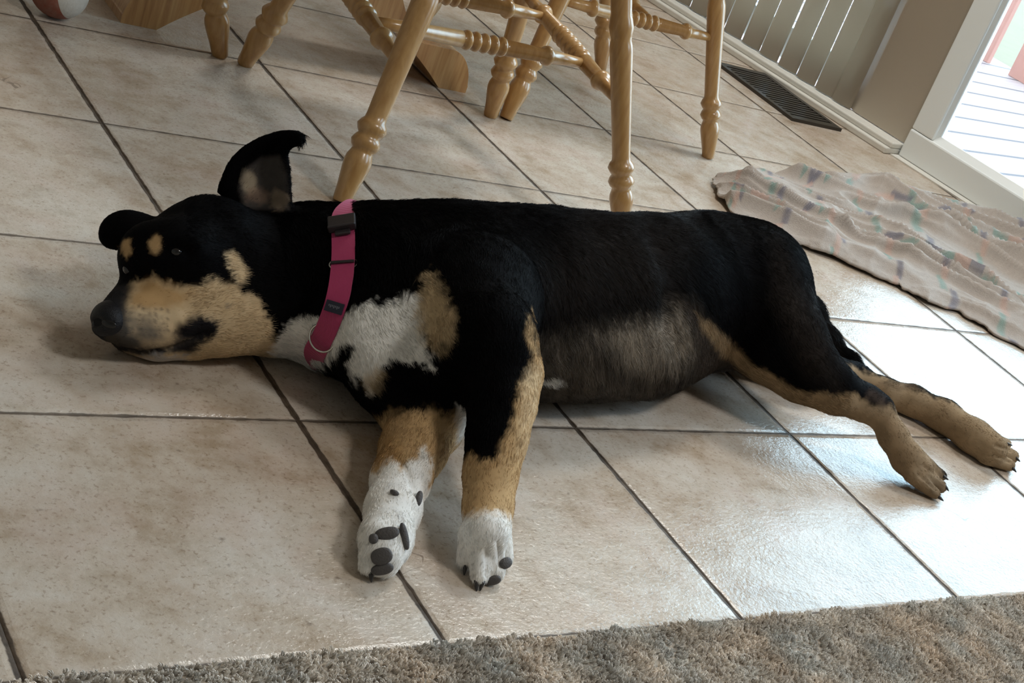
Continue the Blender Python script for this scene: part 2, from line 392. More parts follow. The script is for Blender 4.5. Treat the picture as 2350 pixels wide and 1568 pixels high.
def chair(legs, label, group, side_pairs, cross_t, centre, seat=True, front=None, crank=False, yaw=0.0):
    """legs: list of (foot, direction per metre of height)"""
    root = empty('dining_chair', (centre[0], centre[1], 0), label, 'chair', group)
    tops = []
    for fpt, d in legs:
        top = fpt + d * .43; L = np.linalg.norm(top - fpt)
        m = MB(); m.lathe(fpt + ZD * .0005, top, [(min(t, L), r) for t, r in LEGP if t < L] + [(L, .013)], 24); m.build('leg', M_OAK, root, smooth=True); tops.append(top)
    P = lambda i, h: legs[i][0] + legs[i][1] * h
    for (i, hi, j, hj) in side_pairs:
        bar('side_stretcher', P(i, hi), P(j, hj), root, rings=True, r0=.0105, beads=6)
    for (pa, pb) in cross_t: bar('cross_stretcher', pa, pb, root)
    # saddle seat
    tc = np.mean(tops, 0); m = MB(); seg = 40; v = []; q = []
    for lay, (zz, sc_) in enumerate([(.425, .93), (.430, .99), (.445, 1.0), (.455, .985), (.458, .90), (.452, .6), (.450, .25)]):
        for k in range(seg):
            th = 2 * math.pi * k / seg; cx_, sy_ = math.cos(th), math.sin(th)
            ex = .215 * sc_ * (abs(cx_) ** .7) * (1 if cx_ > 0 else -1); ey = .21 * sc_ * (abs(sy_) ** .7) * (1 if sy_ > 0 else -1)
            v.append((tc[0] + ex * math.cos(yaw) - ey * math.sin(yaw), tc[1] + ex * math.sin(yaw) + ey * math.cos(yaw), zz))
    for l_ in range(6):
        for k in range(seg): q.append((l_ * seg + k, l_ * seg + (k + 1) % seg, (l_ + 1) * seg + (k + 1) % seg, (l_ + 1) * seg + k))
    q.append(tuple(range(seg))[::-1]); q.append(tuple(range(6 * seg, 7 * seg)))
    m.add(v, q); m.build('seat', M_OAK, root, smooth=True)
    # back with spindles and a crest rail, on the far side from the table
    for k in range(6):
        x = -.16 + .064 * k; by = -.185
        def R(px_, py_): return (tc[0] + px_ * math.cos(yaw) - py_ * math.sin(yaw), tc[1] + px_ * math.sin(yaw) + py_ * math.cos(yaw))
        a = (*R(x, by), .45); b_ = (*R(x * 1.15, by - .09), .93)
        m = MB(); L = .49; m.lathe(a, b_, [(0, .008), (.1, .009), (.2, .013), (.24, .009), (.3, .013), (.4, .009), (.485, .007)], 12); m.build('spindle', M_OAK, root, smooth=True)
    m = MB(); v = []
    for i in range(13):
        x = -.22 + .44 * i / 12; cv = .03 * (1 - (x / .22) ** 2); hgt = .10 + .03 * (1 - (x / .22) ** 2)
        for (dy, dz) in ((0, 0), (.02, 0), (.02, hgt), (0, hgt)): v.append((*R(x, -.285 - cv + dy), .90 + dz))
    q = [(0, 1, 2, 3)[::-1], (48, 49, 50, 51)]
    for i in range(12):
        for k in range(4): q.append((4 * i + k, 4 * i + (k + 1) % 4, 4 * i + 4 + (k + 1) % 4, 4 * i + 4 + k))
    m.add(v, q); m.build('crest_rail', M_OAK, root, smooth=False, bevel=.004)
    return root
def leg_px(foot, top, h):
    a = un(*foot); b_ = un(*top, z=h); return (a, (b_ - a) / h)
def on_seg(a, b_, xpix):
    lo, hi = 0.0, 1.0
    for _ in range(40):
        mm = (lo + hi) / 2; x = pr(a + (b_ - a) * mm)[0][0]; x0 = pr(a)[0][0]
        if (x > xpix) == (x0 > xpix): lo = mm
        else: hi = mm
    return a + (b_ - a) * lo, lo
A_legs = [leg_px((782, 465), (977, 0), .24), leg_px((1425, 537), (1426, 0), .30), leg_px((1125, 267), (1201, 0), .195), leg_px((560, 148), (652, 0), .115)]
PA = lambda i, h: A_legs[i][0] + A_legs[i][1] * h
hA = [.165, .172, .205, .205]
q1, t1 = on_seg(PA(1, hA[1]), PA(2, hA[2]), 1345); q2, t2 = on_seg(PA(1, hA[1]), PA(2, hA[2]), 1252)
LA = lambda t: PA(0, hA[0]) + (PA(3, hA[3]) - PA(0, hA[0])) * t
chair(A_legs, 'light oak turned-leg chair directly behind the dog, its double cross stretchers in view', 'oak dining chairs around the table',
      [(0, hA[0], 3, hA[3]), (1, hA[1], 2, hA[2])], [(LA(t1), q1), (LA(t2), q2)], (.77, 1.0))
B_legs = [leg_px((1160, 273), (1285, 0), .19), leg_px((1625, 363), (1645, 0), .255), leg_px((1378, 162), (1387, 50), .09), leg_px((958, 66), (1026, -55), .10)]
PB = lambda i, h: B_legs[i][0] + B_legs[i][1] * h
hb = .19; ba, bb = PB(0, hb), PB(1, hb + .005); mid = un(1512, 48, hb - .004)
mid = ba + (bb - ba) * .5
chair(B_legs, 'light oak turned-leg chair nearest the vertical blinds', 'oak dining chairs around the table',
      [], [(ba, bb), (mid + np.array([.03, .0, 0]), mid + np.array([.03, .36, .01]))], (1.21, 1.36), yaw=math.pi / 2)
C_c = np.array([.549 - .22, 1.216 + .20, 0])
fC = un(505, 130)
C_legs = [(fC, leg_px((505, 130), (478, -160), .17)[1])]
sp = C_legs[0][1]
C_legs += [(fC + np.array([-.42, -.01, 0]), np.array([-sp[0], sp[1], 1])), (fC + np.array([-.40, .40, 0]), np.array([-sp[0], -abs(sp[1]) - .1, 1])), (fC + np.array([-.01, .40, 0]), np.array([sp[0], -abs(sp[1]) - .1, 1]))]
PC = lambda i, h: C_legs[i][0] + C_legs[i][1] * h
chair(C_legs, 'light oak chair at top left, one tapered leg beside the leaning leg of its neighbour', 'oak dining chairs around the table',
      [(0, .19, 3, .21), (1, .19, 2, .21)], [(PC(0, .19) * .6 + PC(3, .21) * .4, PC(1, .19) * .6 + PC(2, .21) * .4)], (fC[0] - .2, fC[1] + .2), yaw=-math.pi / 2)

# ---------------------------------------------------------------- table with an arched trestle foot
tb = empty('dining_table', (.70, 1.32, 0), 'honey-coloured wooden table standing on a wide arched foot behind the chairs', 'table')
fa = un(276, 52); fb = un(1068, 214)
ax = (fb - fa); LF = np.linalg.norm(ax); ax /= LF; sidev = np.array([-ax[1], ax[0], 0])
m = MB(); v = []; q = []
NS = 72
prof_top = []; 
for i in range(NS + 1):
    u = i / NS; x = LF * (1 - math.cos(math.pi * u)) / 2; e = min(x, LF - x)
    top = .064 * math.sqrt(max(0, 1 - max(0, 1 - e / .045) ** 2)) if e < .045 else .064 + (.26 - .064) * (math.sin(min(1, max(0, e - .10) / (LF / 2 - .10)) * math.pi / 2) ** 1.6)
    bot = .0 if e < .05 else .0 + .105 * (math.sin(min(1, (e - .05) / (LF / 2 - .05)) * math.pi / 2)) ** .9
    top = max(top, bot + .012)
    p = fa + ax * x
    for (w_, zz) in ((-.0, bot), (.095, bot), (.095, top), (-.0, top)): v.append(p + sidev * w_ + ZD * zz)
q = [(0, 1, 2, 3), (4 * NS + 3, 4 * NS + 2, 4 * NS + 1, 4 * NS)]
for i in range(NS):
    for k in range(4): q.append((4 * i + (k + 1) % 4, 4 * i + k, 4 * i + 4 + k, 4 * i + 4 + (k + 1) % 4))
m.add(v, q); m.build('arched_foot', M_PINE, tb, bevel=.006)
mc = (fa + fb) / 2 + sidev * .045
m = MB(); m.lathe(mc + ZD * .25, mc + ZD * .72, [(0, .07), (.02, .075), (.05, .06), (.12, .075), (.2, .06), (.36, .05), (.40, .08), (.43, .09)], 28); m.build('pedestal', M_PINE, tb, smooth=True)
m = MB(); tcn = mc + np.array([-.05, .38, 0]); m.lathe(tcn + ZD * .72, tcn + ZD * .755, [(0, .47), (.006, .495), (.018, .505), (.030, .5), (.035, .485)], 72); m.build('tabletop', M_OAK, tb)

# ---------------------------------------------------------------- ball
def ball_material():
    m, t, b = material('orange_white_rubber', rough=.55)
    v = objvec(t); sx = t.nodes.new('ShaderNodeSeparateXYZ'); t.links.new(v, sx.inputs[0])
    f_ = math_(t, 'GREATER_THAN', math_(t, 'ADD', sx.outputs['X'], math_(t, 'MULTIPLY', sx.outputs['Z'], .30)), .012)
    c = mix(t, f_, (.27, .042, .012), (.70, .70, .66))
    c = mix(t, math_(t, 'MULTIPLY', noise(t, v, 160, 3), .5), c, (.35, .32, .28)); t.links.new(c, b.inputs['Base Color'])
    bump(t, b, noise(t, v, 220, 2), .6, .001)
    return m
P, rb = SP(137, -22, 64)
P = un(137, -22, rb)
bm = bmesh.new(); bmesh.ops.create_icosphere(bm, subdivisions=5, radius=rb)
me = bpy.data.meshes.new('ball'); bm.to_mesh(me); bm.free(); me.materials.append(ball_material()); me.polygons.foreach_set('use_smooth', [True] * len(me.polygons))
o = bpy.data.objects.new('toy_ball', me); COL.objects.link(o); o.location = P; o.rotation_euler = (0, 0, math.radians(-38))
meta(o, 'small orange and white rubber ball on the tiles at the top left', 'ball')
# ---------------------------------------------------------------- dog: one skin grown from tapered limbs
# (chain, k) : each entry (px, py, radius px, height) turned into a 3-D centre and radius
GR = {}
PRIMS = []   # a, b, ra, rb, k, group
def chain(group, pts, k, join=None):
    s = [SP(*p) for p in pts]
    for i in range(len(s) - 1): PRIMS.append((s[i][0], s[i + 1][0], s[i][1], s[i + 1][1], k if (i or join is None) else join, group))
    return s
chain('body', [(700, 640, 165), (770, 660, 170), (900, 682, 200), (1050, 690, 210), (1200, 697, 208), (1350, 702, 200), (1480, 695, 190), (1620, 672, 165), (1710, 670, 155)], .03)
chain('body', [(880, 560, 80, .10), (1250, 590, 100, .10), (1600, 600, 92, .10)], .03)         # back line
chain('head', [(590, 655, 140), (480, 590, 130, .078)], .025)
chain('head', [(480, 592, 128, .078), (372, 602, 92, .078)], .02)
chain('head', [(600, 690, 118, .052), (500, 708, 100, .046), (420, 735, 84)], .02)
chain('head', [(420, 700, 96, .048), (330, 722, 78, .040), (262, 738, 50, .040)], .015)
chain('head', [(430, 770, 52), (360, 775, 50), (300, 765, 46)], .01)
chain('head', [(420, 575, 70, .10), (350, 580, 58, .09)], .02)
chain('belly', [(1330, 790, 108, .075), (1480, 790, 98, .07), (1570, 770, 80, .065)], .03)
chain('lf', [(840, 760, 100, .075), (905, 860, 88, .05), (965, 915, 84), (978, 960, 84), (948, 1035, 66), (920, 1100, 58), (902, 1170, 54), (886, 1235, 50), (878, 1275, 46)], .02, .04)
chain('uf', [(1085, 690, 118, .125), (1118, 780, 108, .125), (1160, 862, 76, .105), (1152, 930, 70, .09), (1140, 1010, 62, .07), (1126, 1090, 55, .05), (1120, 1165, 50, .035), (1115, 1225, 56, .032)], .015, .06)
chain('uh', [(1640, 640, 130, .12), (1710, 668, 150, .115), (1785, 775, 106, .095), (1850, 848, 72, .08), (1918, 895, 48, .07), (1985, 925, 36, .062), (2018, 942, 32, .058)], .02, .04)
chain('uh', [(2018, 942, 32, .058), (2050, 1002, 32, .042), (2082, 1052, 35, .028), (2108, 1078, 34, .020)], .01)
chain('lh', [(1700, 760, 80, .05), (1820, 830, 55, .035), (1960, 868, 32), (2030, 902, 30), (2092, 920, 34)], .015)
chain('lh', [(2092, 920, 34), (2165, 955, 36), (2235, 1003, 38), (2275, 1030, 38)], .012)
chain('tail', [(1730, 625, 70, .085), (1790, 640, 46, .06), (1850, 720, 34, .032), (1890, 785, 30), (1945, 838, 22), (1988, 872, 9)], .02)
# toes
for p in [[(1072, 1222, 22, .028), (1066, 1288, 20)], [(1098, 1230, 24, .030), (1100, 1322, 23)], [(1132, 1232, 24, .030), (1137, 1314, 24)], [(1152, 1215, 22, .028), (1158, 1282, 22)],]:
    chain('uf', p, .004)
for p in [[(862, 1220, 28, .028), (848, 1298, 27)], [(890, 1235, 30, .026), (884, 1300, 28)], [(915, 1205, 26, .03), (914, 1275, 22)]]:
    chain('lf', p, .005)
for p in [[(2108, 1060, 20, .024), (2160, 1092, 14)], [(2100, 1075, 22, .022), (2158, 1118, 16)], [(2092, 1090, 20, .018), (2146, 1134, 14)], [(2112, 1052, 18, .03), (2150, 1082, 12, .02)]]:
    chain('uh', p, .004)
for p in [[(2265, 1010, 22, .026), (2308, 1020, 14)], [(2272, 1030, 24), (2322, 1048, 17)], [(2262, 1048, 20), (2316, 1068, 15)]]:
    chain('lh', p, .004)
# ears as cupped sheets
HC = SP(480, 590, 130, .078)[0]
earN_ref = near(580, 470, HC, .015)
rows = [[(506, 440, .008), (545, 470, .014), (600, 490, .016), (664, 492, .004)],
        [(527, 386, .001), (565, 410, .012), (615, 425, .014), (660, 432, .000)],
        [(557, 350, -.002), (590, 370, .010), (625, 380, .012), (656, 386, -.002)],
        [(598, 325, -.004), (616, 340, .006), (635, 346, .006), (650, 352, -.004)],
        [(641, 311, -.006), (650, 320, .000), (658, 326, -.002), (662, 330, -.006)],
        [(668, 311, -.010), (674, 315, -.008), (678, 319, -.008), (680, 322, -.010)],
        [(686, 316, -.014), (687, 317, -.014), (688, 318, -.014), (689, 319, -.014)]]
SHEETS = []
def cat_row(A_, n):
    A_ = np.array(A_, float); m_ = len(A_); E_ = np.vstack([2 * A_[:1] - A_[1:2], A_, 2 * A_[-1:] - A_[-2:-1]]); out = []
    for u in np.linspace(0, m_ - 1, n):
        i = min(int(u), m_ - 2); t = u - i; p0, p1, p2, p3 = E_[i], E_[i + 1], E_[i + 2], E_[i + 3]
        out.append(.5 * (2 * p1 + (p2 - p0) * t + (2 * p0 - 5 * p1 + 4 * p2 - p3) * t * t + (3 * p1 - p0 - 3 * p2 + p3) * t ** 3))
    return np.array(out)
def sheet(rows, ref, th, k, g, slope=0.0):
    R_ = np.array([cat_row(r, 7) for r in rows]); R_ = np.stack([cat_row(R_[:, j], 3 * len(rows) - 2) for j in range(7)], 1); rows = R_
    P_ = [[near(x, y, ref, o + slope * i) for x, y, o in r] for i, r in enumerate(rows)]
    for i in range(len(P_) - 1):
        for j in range(len(P_[0]) - 1):
            a, b_, c, d = P_[i][j], P_[i][j + 1], P_[i + 1][j + 1], P_[i + 1][j]
            SHEETS.append((a, b_, c, th, k, g)); SHEETS.append((a, c, d, th, k, g))
    return P_
EARN = sheet(rows, earN_ref, .0028, .004, 'ear')
earF_ref = near(330, 540, SP(372, 602, 92, .078)[0], .035)
rowsF = [[(345, 512, 0), (345, 538, -.006), (335, 562, -.004)], [(315, 503, 0), (312, 530, -.008), (300, 556, -.004)], [(285, 500, 0), (280, 528, -.008), (275, 556, -.004)], [(262, 510, .002), (258, 532, -.004), (258, 552, 0)], [(250, 525, .002), (248, 537, 0), (250, 548, 0)]]
EARF = sheet(rowsF, earF_ref, .004, .006, 'earf')

def grid_mesh(prims, sheets, h, k_group=None, extra=None):
    lo = np.min([np.minimum(p[0] - p[2], p[1] - p[3]) for p in prims], 0) - .02
    hi = np.max([np.maximum(p[0] + p[2], p[1] + p[3]) for p in prims], 0) + .02
    for s in sheets:
        for q in s[:3]: lo = np.minimum(lo, q - .015); hi = np.maximum(hi, q + .015)
    n = np.ceil((hi - lo) / h).astype(int) + 1
    X = [(lo[i] + h * np.arange(n[i])).astype(np.float32) for i in range(3)]
    F = np.full(n, .05, np.float32)
    def region(l, u):
        a = np.clip(np.floor((l - lo) / h).astype(int), 0, n - 1); b_ = np.clip(np.ceil((u - lo) / h).astype(int) + 1, 1, n)
        sl = tuple(slice(a[i], b_[i]) for i in range(3))
        g = np.meshgrid(X[0][sl[0]], X[1][sl[1]], X[2][sl[2]], indexing='ij'); return sl, g
    def smin(sl, d, k):
        f = F[sl]; hh = np.maximum(k - np.abs(f - d), 0) / k; F[sl] = np.minimum(f, d) - hh * hh * k * .25
    for a, b_, ra, rb_, k, g in prims:
        m_ = max(k, .008)
        sl, G = region(np.minimum(a - ra, b_ - rb_) - m_, np.maximum(a + ra, b_ + rb_) + m_)
        ab = b_ - a; l2 = ab @ ab; pa = [G[i] - a[i] for i in range(3)]
        t = np.clip((pa[0] * ab[0] + pa[1] * ab[1] + pa[2] * ab[2]) / max(l2, 1e-9), 0, 1)
        d = np.sqrt((pa[0] - ab[0] * t) ** 2 + (pa[1] - ab[1] * t) ** 2 + (pa[2] - ab[2] * t) ** 2) - (ra + (rb_ - ra) * t)
        smin(sl, d.astype(np.float32), k)
    for a, b_, c, th, k, g in sheets:
        m_ = .01; P3 = np.array([a, b_, c]); sl, G = region(P3.min(0) - m_, P3.max(0) + m_)
        pts = np.stack([q.ravel() for q in G], 1)
        nrm = np.cross(b_ - a, c - a); nl = np.linalg.norm(nrm)
        if nl < 1e-12: continue
        nrm = nrm / nl; inside = np.ones(len(pts), bool); dd = np.full(len(pts), 1e9)
        for p, q in ((a, b_), (b_, c), (c, a)):
            e = q - p; w = pts - p; inside &= (w @ np.cross(nrm, e)) >= 0
            t = np.clip(w @ e / (e @ e + 1e-12), 0, 1); dd = np.minimum(dd, np.linalg.norm(w - t[:, None] * e, axis=1))
        dd = np.where(inside, np.abs((pts - a) @ nrm), dd) - th
        smin(sl, dd.reshape(G[0].shape).astype(np.float32), k)
    # rest on the floor: flatten anything below z = 0
    zz = X[2][None, None, :]
    F = np.maximum(F, .0012 - zz)
    S = F < 0
    idx = np.full(n - 1, -1, np.int64)
    cnt = np.zeros(n - 1, np.int8)
    for dx in (0, 1):
        for dy in (0, 1):
            for dz in (0, 1): cnt += S[dx:n[0] - 1 + dx, dy:n[1] - 1 + dy, dz:n[2] - 1 + dz]
    act = (cnt > 0) & (cnt < 8); cells = np.argwhere(act); idx[act] = np.arange(len(cells))
    corners = [(dx, dy, dz) for dx in (0, 1) for dy in (0, 1) for dz in (0, 1)]
    V = np.zeros((len(cells), 3)); N = np.zeros(len(cells))
    val = {c: F[cells[:, 0] + c[0], cells[:, 1] + c[1], cells[:, 2] + c[2]] for c in corners}
    for c in corners:
        for ax_ in range(3):
            if c[ax_] == 0:
                c2 = list(c); c2[ax_] = 1; c2 = tuple(c2); a_, b2 = val[c], val[c2]; cr = (a_ < 0) != (b2 < 0)
                t = np.where(cr, a_ / np.where(cr, a_ - b2, 1), 0); P_ = np.tile(np.array(c, float), (len(cells), 1)); P_[:, ax_] += t
                V += np.where(cr[:, None], P_, 0); N += cr
    V = (cells + V / N[:, None]) * h + lo
    faces = []
    for ax_ in range(3):
        o1, o2 = [(1, 2), (2, 0), (0, 1)][ax_]
        sA_ = [slice(1, n[i] - 1) for i in range(3)]; sA_[ax_] = slice(0, n[ax_] - 1); sB_ = list(sA_); sB_[ax_] = slice(1, n[ax_])
        a_, b2 = S[tuple(sA_)], S[tuple(sB_)]; e = np.argwhere(a_ != b2)
        if not len(e): continue
        inside_first = a_[tuple(e.T)]
        base = e + 1; base[:, ax_] = e[:, ax_]
        def ci(d1, d2):
            q = base.copy(); q[:, o1] -= d1; q[:, o2] -= d2; return idx[tuple(q.T)]
        f_ = np.stack([ci(1, 1), ci(0, 1), ci(0, 0), ci(1, 0)], 1)
        f_[~inside_first] = f_[~inside_first][:, ::-1]
        faces.append(f_)
    return V, np.concatenate(faces)
def smooth_verts(V, Fc, it=2, lam=.5):
    for _ in range(it):
        S_ = np.zeros_like(V); c = np.zeros(len(V))
        for a_, b2 in ((0, 1), (1, 2), (2, 3), (3, 0)):
            np.add.at(S_, Fc[:, a_], V[Fc[:, b2]]); np.add.at(S_, Fc[:, b2], V[Fc[:, a_]]); np.add.at(c, Fc[:, a_], 1); np.add.at(c, Fc[:, b2], 1)
        V = V + lam * (S_ / c[:, None] - V)
    return V
HG = .0026
V, FC = grid_mesh(PRIMS, SHEETS, HG)
V = smooth_verts(V, FC, 3, .5)
def normals(V, Fc):
    nf = np.cross(V[Fc[:, 2]] - V[Fc[:, 0]], V[Fc[:, 3]] - V[Fc[:, 1]]); N_ = np.zeros_like(V)
    for k in range(4): np.add.at(N_, Fc[:, k], nf)
    return N_ / (np.linalg.norm(N_, axis=1, keepdims=True) + 1e-12)
NV = normals(V, FC)
bvh = BVHTree.FromPolygons([tuple(p) for p in V.tolist()], [tuple(q) for q in FC.tolist()])
def hit(x, y):
    """first skin point seen along a line of sight, with its outward normal"""
    l_, n_, i_, d_ = bvh.ray_cast(Vector(CAM_C), Vector(ray(x, y)))
    if l_ is None: return None, None
    return np.array(l_), np.array(n_)
def dent(path, rad, depth):
    """press a groove (or with negative depth raise a fold) along skin points"""
    global V
    pts = []
    for i in range(len(path) - 1):
        for t in np.linspace(0, 1, 12): pts.append(hit(path[i][0] + (path[i + 1][0] - path[i][0]) * t, path[i][1] + (path[i + 1][1] - path[i][1]) * t)[0])
    pts = np.array([p for p in pts if p is not None])
    if not len(pts): return
    lo, hi = pts.min(0) - rad * 2, pts.max(0) + rad * 2
    w = np.where(np.all((V > lo) & (V < hi), 1))[0]
    d = np.min(np.linalg.norm(V[w][:, None] - pts[None], axis=2), 1)
    V[w] -= NV[w] * (depth * np.exp(-(d / rad) ** 2))[:, None]
dent([(782, 476), (790, 530), (791, 610), (780, 690), (753, 765), (722, 812)], .013, .006)
# mouth, eyes, cheek folds, toe grooves
dent([(285, 800), (340, 812), (400, 800), (440, 782), (470, 762)], .0028, .0045)
dent([(378, 572), (400, 566), (425, 574), (432, 584)], .005, .0035)
dent([(385, 582), (405, 588), (425, 585)], .003, .0012)
dent([(440, 560), (380, 552)], .008, -.002)
dent([(285, 642), (300, 652), (320, 650)], .008, .003)
dent([(430, 745), (470, 745)], .008, -.003)
for pth in ([(1084, 1262), (1082, 1325)], [(1118, 1262), (1118, 1322)], [(1145, 1245), (1150, 1300)], [(2120, 1068), (2160, 1100)], [(2110, 1090), (2150, 1125)], [(2285, 1022), (2320, 1034)], [(2280, 1045), (2318, 1060)]): dent(pth, .0022, .003)
dent([(925, 1065), (945, 1100), (952, 1130)], .004, .003)

dent([(1540, 690), (1530, 740), (1560, 800)], .015, .006)           # flank hollow
dent([(1500, 560), (1540, 640), (1545, 700)], .02, .005)
dent([(1056, 700), (1064, 790)], .014, .003)
NV = normals(V, FC)
bvh = BVHTree.FromPolygons([tuple(p) for p in V.tolist()], [tuple(q) for q in FC.tolist()])

# nearest limb: group and lie of the coat
gn = sorted(set(p[5] for p in PRIMS)) ; gi = {g: i for i, g in enumerate(gn)}
best = np.full(len(V), 1e9); grp = np.zeros(len(V), int); flow = np.zeros((len(V), 3))
for a, b_, ra, rb_, k, g in PRIMS:
    ab = b_ - a; t = np.clip((V - a) @ ab / (ab @ ab), 0, 1); d = np.linalg.norm(V - a - t[:, None] * ab, axis=1) - (ra + (rb_ - ra) * t)
    dr_ = ab / np.linalg.norm(ab)
    if g == 'head': dr_ = -dr_
    w = np.exp(-np.maximum(d, 0) / .006)[:, None]; flow += w * dr_
    u = d < best; best[u] = d[u]; grp[u] = gi[g]
isear = np.zeros(len(V), bool)
for a, b_, c, th, k, g in SHEETS:
    ctr_ = (a + b_ + c) / 3; rr_ = max(np.linalg.norm(q - ctr_) for q in (a, b_, c)) + .004
    isear |= (np.linalg.norm(V - ctr_, axis=1) < rr_)
isear &= best > .003
up_ear = EARN[-1][0] - EARN[0][2]; flow[isear] = up_ear / np.linalg.norm(up_ear)
flow[grp == gi['body']] += np.array([0, -.15, -.35]) * 2
flow[grp == gi['belly']] = np.array([.35, -.5, -.65])
flow -= NV * np.sum(flow * NV, 1, keepdims=True); flow /= np.linalg.norm(flow, axis=1, keepdims=True) + 1e-9

# coat pattern --------------------------------------------------------------
PX = pr(V)
def vnoise(P_, f, seed):
    """smooth value noise on 3-D points"""
    q = P_ * f + seed * 17.3; i0 = np.floor(q).astype(int); fr = q - i0; fr = fr * fr * (3 - 2 * fr); out = np.zeros(len(P_))
    for dx in (0, 1):
        for dy in (0, 1):
            for dz in (0, 1):
                h_ = ((i0[:, 0] + dx) * 73856093) ^ ((i0[:, 1] + dy) * 19349663) ^ ((i0[:, 2] + dz) * 83492791) ^ int(seed * 7919)
                r_ = ((h_ * 1103515245 + 12345) & 0x7fffffff) / 0x7fffffff
                out += r_ * np.where(dx, fr[:, 0], 1 - fr[:, 0]) * np.where(dy, fr[:, 1], 1 - fr[:, 1]) * np.where(dz, fr[:, 2], 1 - fr[:, 2])
    return out
def rag(P_, amp):
    return amp * ((vnoise(P_, 90, 1) - .5) + .8 * (vnoise(P_, 220, 2) - .5) + .5 * (vnoise(P_, 600, 3) - .5))
def polyd(pts, poly):
    """signed distance in pixels, negative inside"""
    poly = np.array(poly, float); d = np.full(len(pts), 1e9); ins = np.zeros(len(pts), bool)
    for i in range(len(poly)):
        a_, b2 = poly[i], poly[(i + 1) % len(poly)]; e = b2 - a_; w = pts - a_
        t = np.clip(w @ e / (e @ e + 1e-9), 0, 1); d = np.minimum(d, np.hypot(*(w - t[:, None] * e).T))
        c1 = (a_[1] > pts[:, 1]) != (b2[1] > pts[:, 1]); xx = a_[0] + (pts[:, 1] - a_[1]) / (e[1] + (abs(e[1]) < 1e-9) * 1e-9) * e[0]
        ins ^= c1 & (pts[:, 0] < xx)
    return np.where(ins, -d, d)
RG = rag(V, 26)
def mask(poly, soft=6, groups=None, rg=1.0):
    m_ = np.clip(.5 - (polyd(PX, poly) + RG * rg) / (2 * soft), 0, 1)
    if groups: m_ = m_ * np.isin(grp, [gi[g] for g in groups])
    return m_
def ell(cx_, cy_, rx, ry, ang=0):
    a_ = math.radians(ang); return [(cx_ + rx * math.cos(t) * math.cos(a_) - ry * math.sin(t) * math.sin(a_), cy_ + rx * math.cos(t) * math.sin(a_) + ry * math.sin(t) * math.cos(a_)) for t in np.linspace(0, 2 * math.pi, 20)[:-1]]
BLK = np.array([.0020, .0018, .0021]); BRN_SHEEN = np.array([.028, .021, .017]); TAN = np.array([.47, .31, .155]); DTAN = np.array([.40, .235, .095]); CRM = np.array([.60, .45, .275]); WHT = np.array([.80, .78, .74]); GRY = np.array([.10, .095, .09]); BELLY = np.array([.20, .165, .13]); PGRY = np.array([.16, .13, .11])
COATC = np.tile(BLK, (len(V), 1))
def paint(m_, c):
    global COATC
    COATC = COATC * (1 - m_[:, None]) + np.array(c) * m_[:, None]
HD = ['head', 'body']
paint(mask([(1350, 500), (1560, 520), (1540, 700), (1300, 740), (1200, 660)], 60, ['body', 'uh'], 0) * .5, BRN_SHEEN)  # brownish sheen of the flank, painted into the black coat
paint(mask([(1780, 560), (1900, 760), (1930, 900), (1850, 860), (1780, 700)], 30, None, 0) * .6, BRN_SHEEN)  # painted sheen again, down the back of the thigh
# head
paint(mask([(291, 672), (305, 652), (332, 642), (382, 650), (440, 650), (498, 640), (531, 656), (569, 672), (598, 690), (610, 727), (631, 777), (650, 810), (660, 900), (200, 900), (190, 780), (240, 780), (285, 720)], 7, HD), CRM)
paint(mask([(300, 672), (335, 646), (400, 656), (440, 672), (420, 700), (350, 712), (300, 700)], 14, HD, .5) * .85, DTAN)
paint(mask([(420, 660), (520, 650), (560, 690), (540, 720), (440, 712)], 16, HD, .5) * .35, TAN)
paint(mask([(511, 582), (536, 577), (558, 602), (566, 634), (560, 658), (544, 652), (524, 622)], 4, HD, .3), CRM)
paint(mask(ell(356, 559, 15, 23, 12), 4, HD, .4) * .95, TAN)
paint(mask(ell(291, 574, 13, 24, 6), 4, HD, .4) * .95, TAN)
spk = (vnoise(V, 420, 9) > .60) & (polyd(PX, [(300, 690), (390, 690), (400, 760), (330, 790), (290, 740)]) < 0) & np.isin(grp, [gi['head']])
for k_ in range(34):
    wx0_, wy0_ = 302 + (k_ % 7) * 14 + rng.uniform(-4, 4), 702 + (k_ // 7) * 16 + (k_ % 7) * 2 + rng.uniform(-4, 4)
    paint(np.clip(1.3 - np.hypot(PX[:, 0] - wx0_, PX[:, 1] - wy0_) / 4.2, 0, 1) * np.isin(grp, [gi['head']]) * .6, [.05, .038, .03])
paint(mask([(180, 690), (280, 640), (302, 660), (290, 700), (300, 765), (330, 796), (420, 788), (440, 806), (320, 822), (240, 806), (180, 770)], 11, HD, .5) * .95, [.022, .021, .022])
paint(mask([(300, 725), (350, 730), (380, 780), (340, 800), (295, 780)], 24, HD, .6) * .8, GRY)
paint(mask(ell(453, 756, 45, 30, -12), 8, HD, .4), [.014, .013, .015])
paint(mask([(400, 775), (460, 770), (450, 800), (380, 808)], 8, HD, .5) * .85, [.03, .028, .03])
paint(mask([(275, 792), (330, 802), (400, 800), (445, 785), (450, 800), (400, 812), (330, 813), (275, 806)], 4, HD, .3) * .92, [.015, .013, .014])
paint(mask([(300, 822), (350, 818), (400, 814), (425, 818), (400, 850), (300, 850)], 6, HD, .6) * .85, [.40, .39, .39])
paint(mask(ell(522, 703, 6, 7), 3, HD, 0) * .7, [.15, .13, .11])
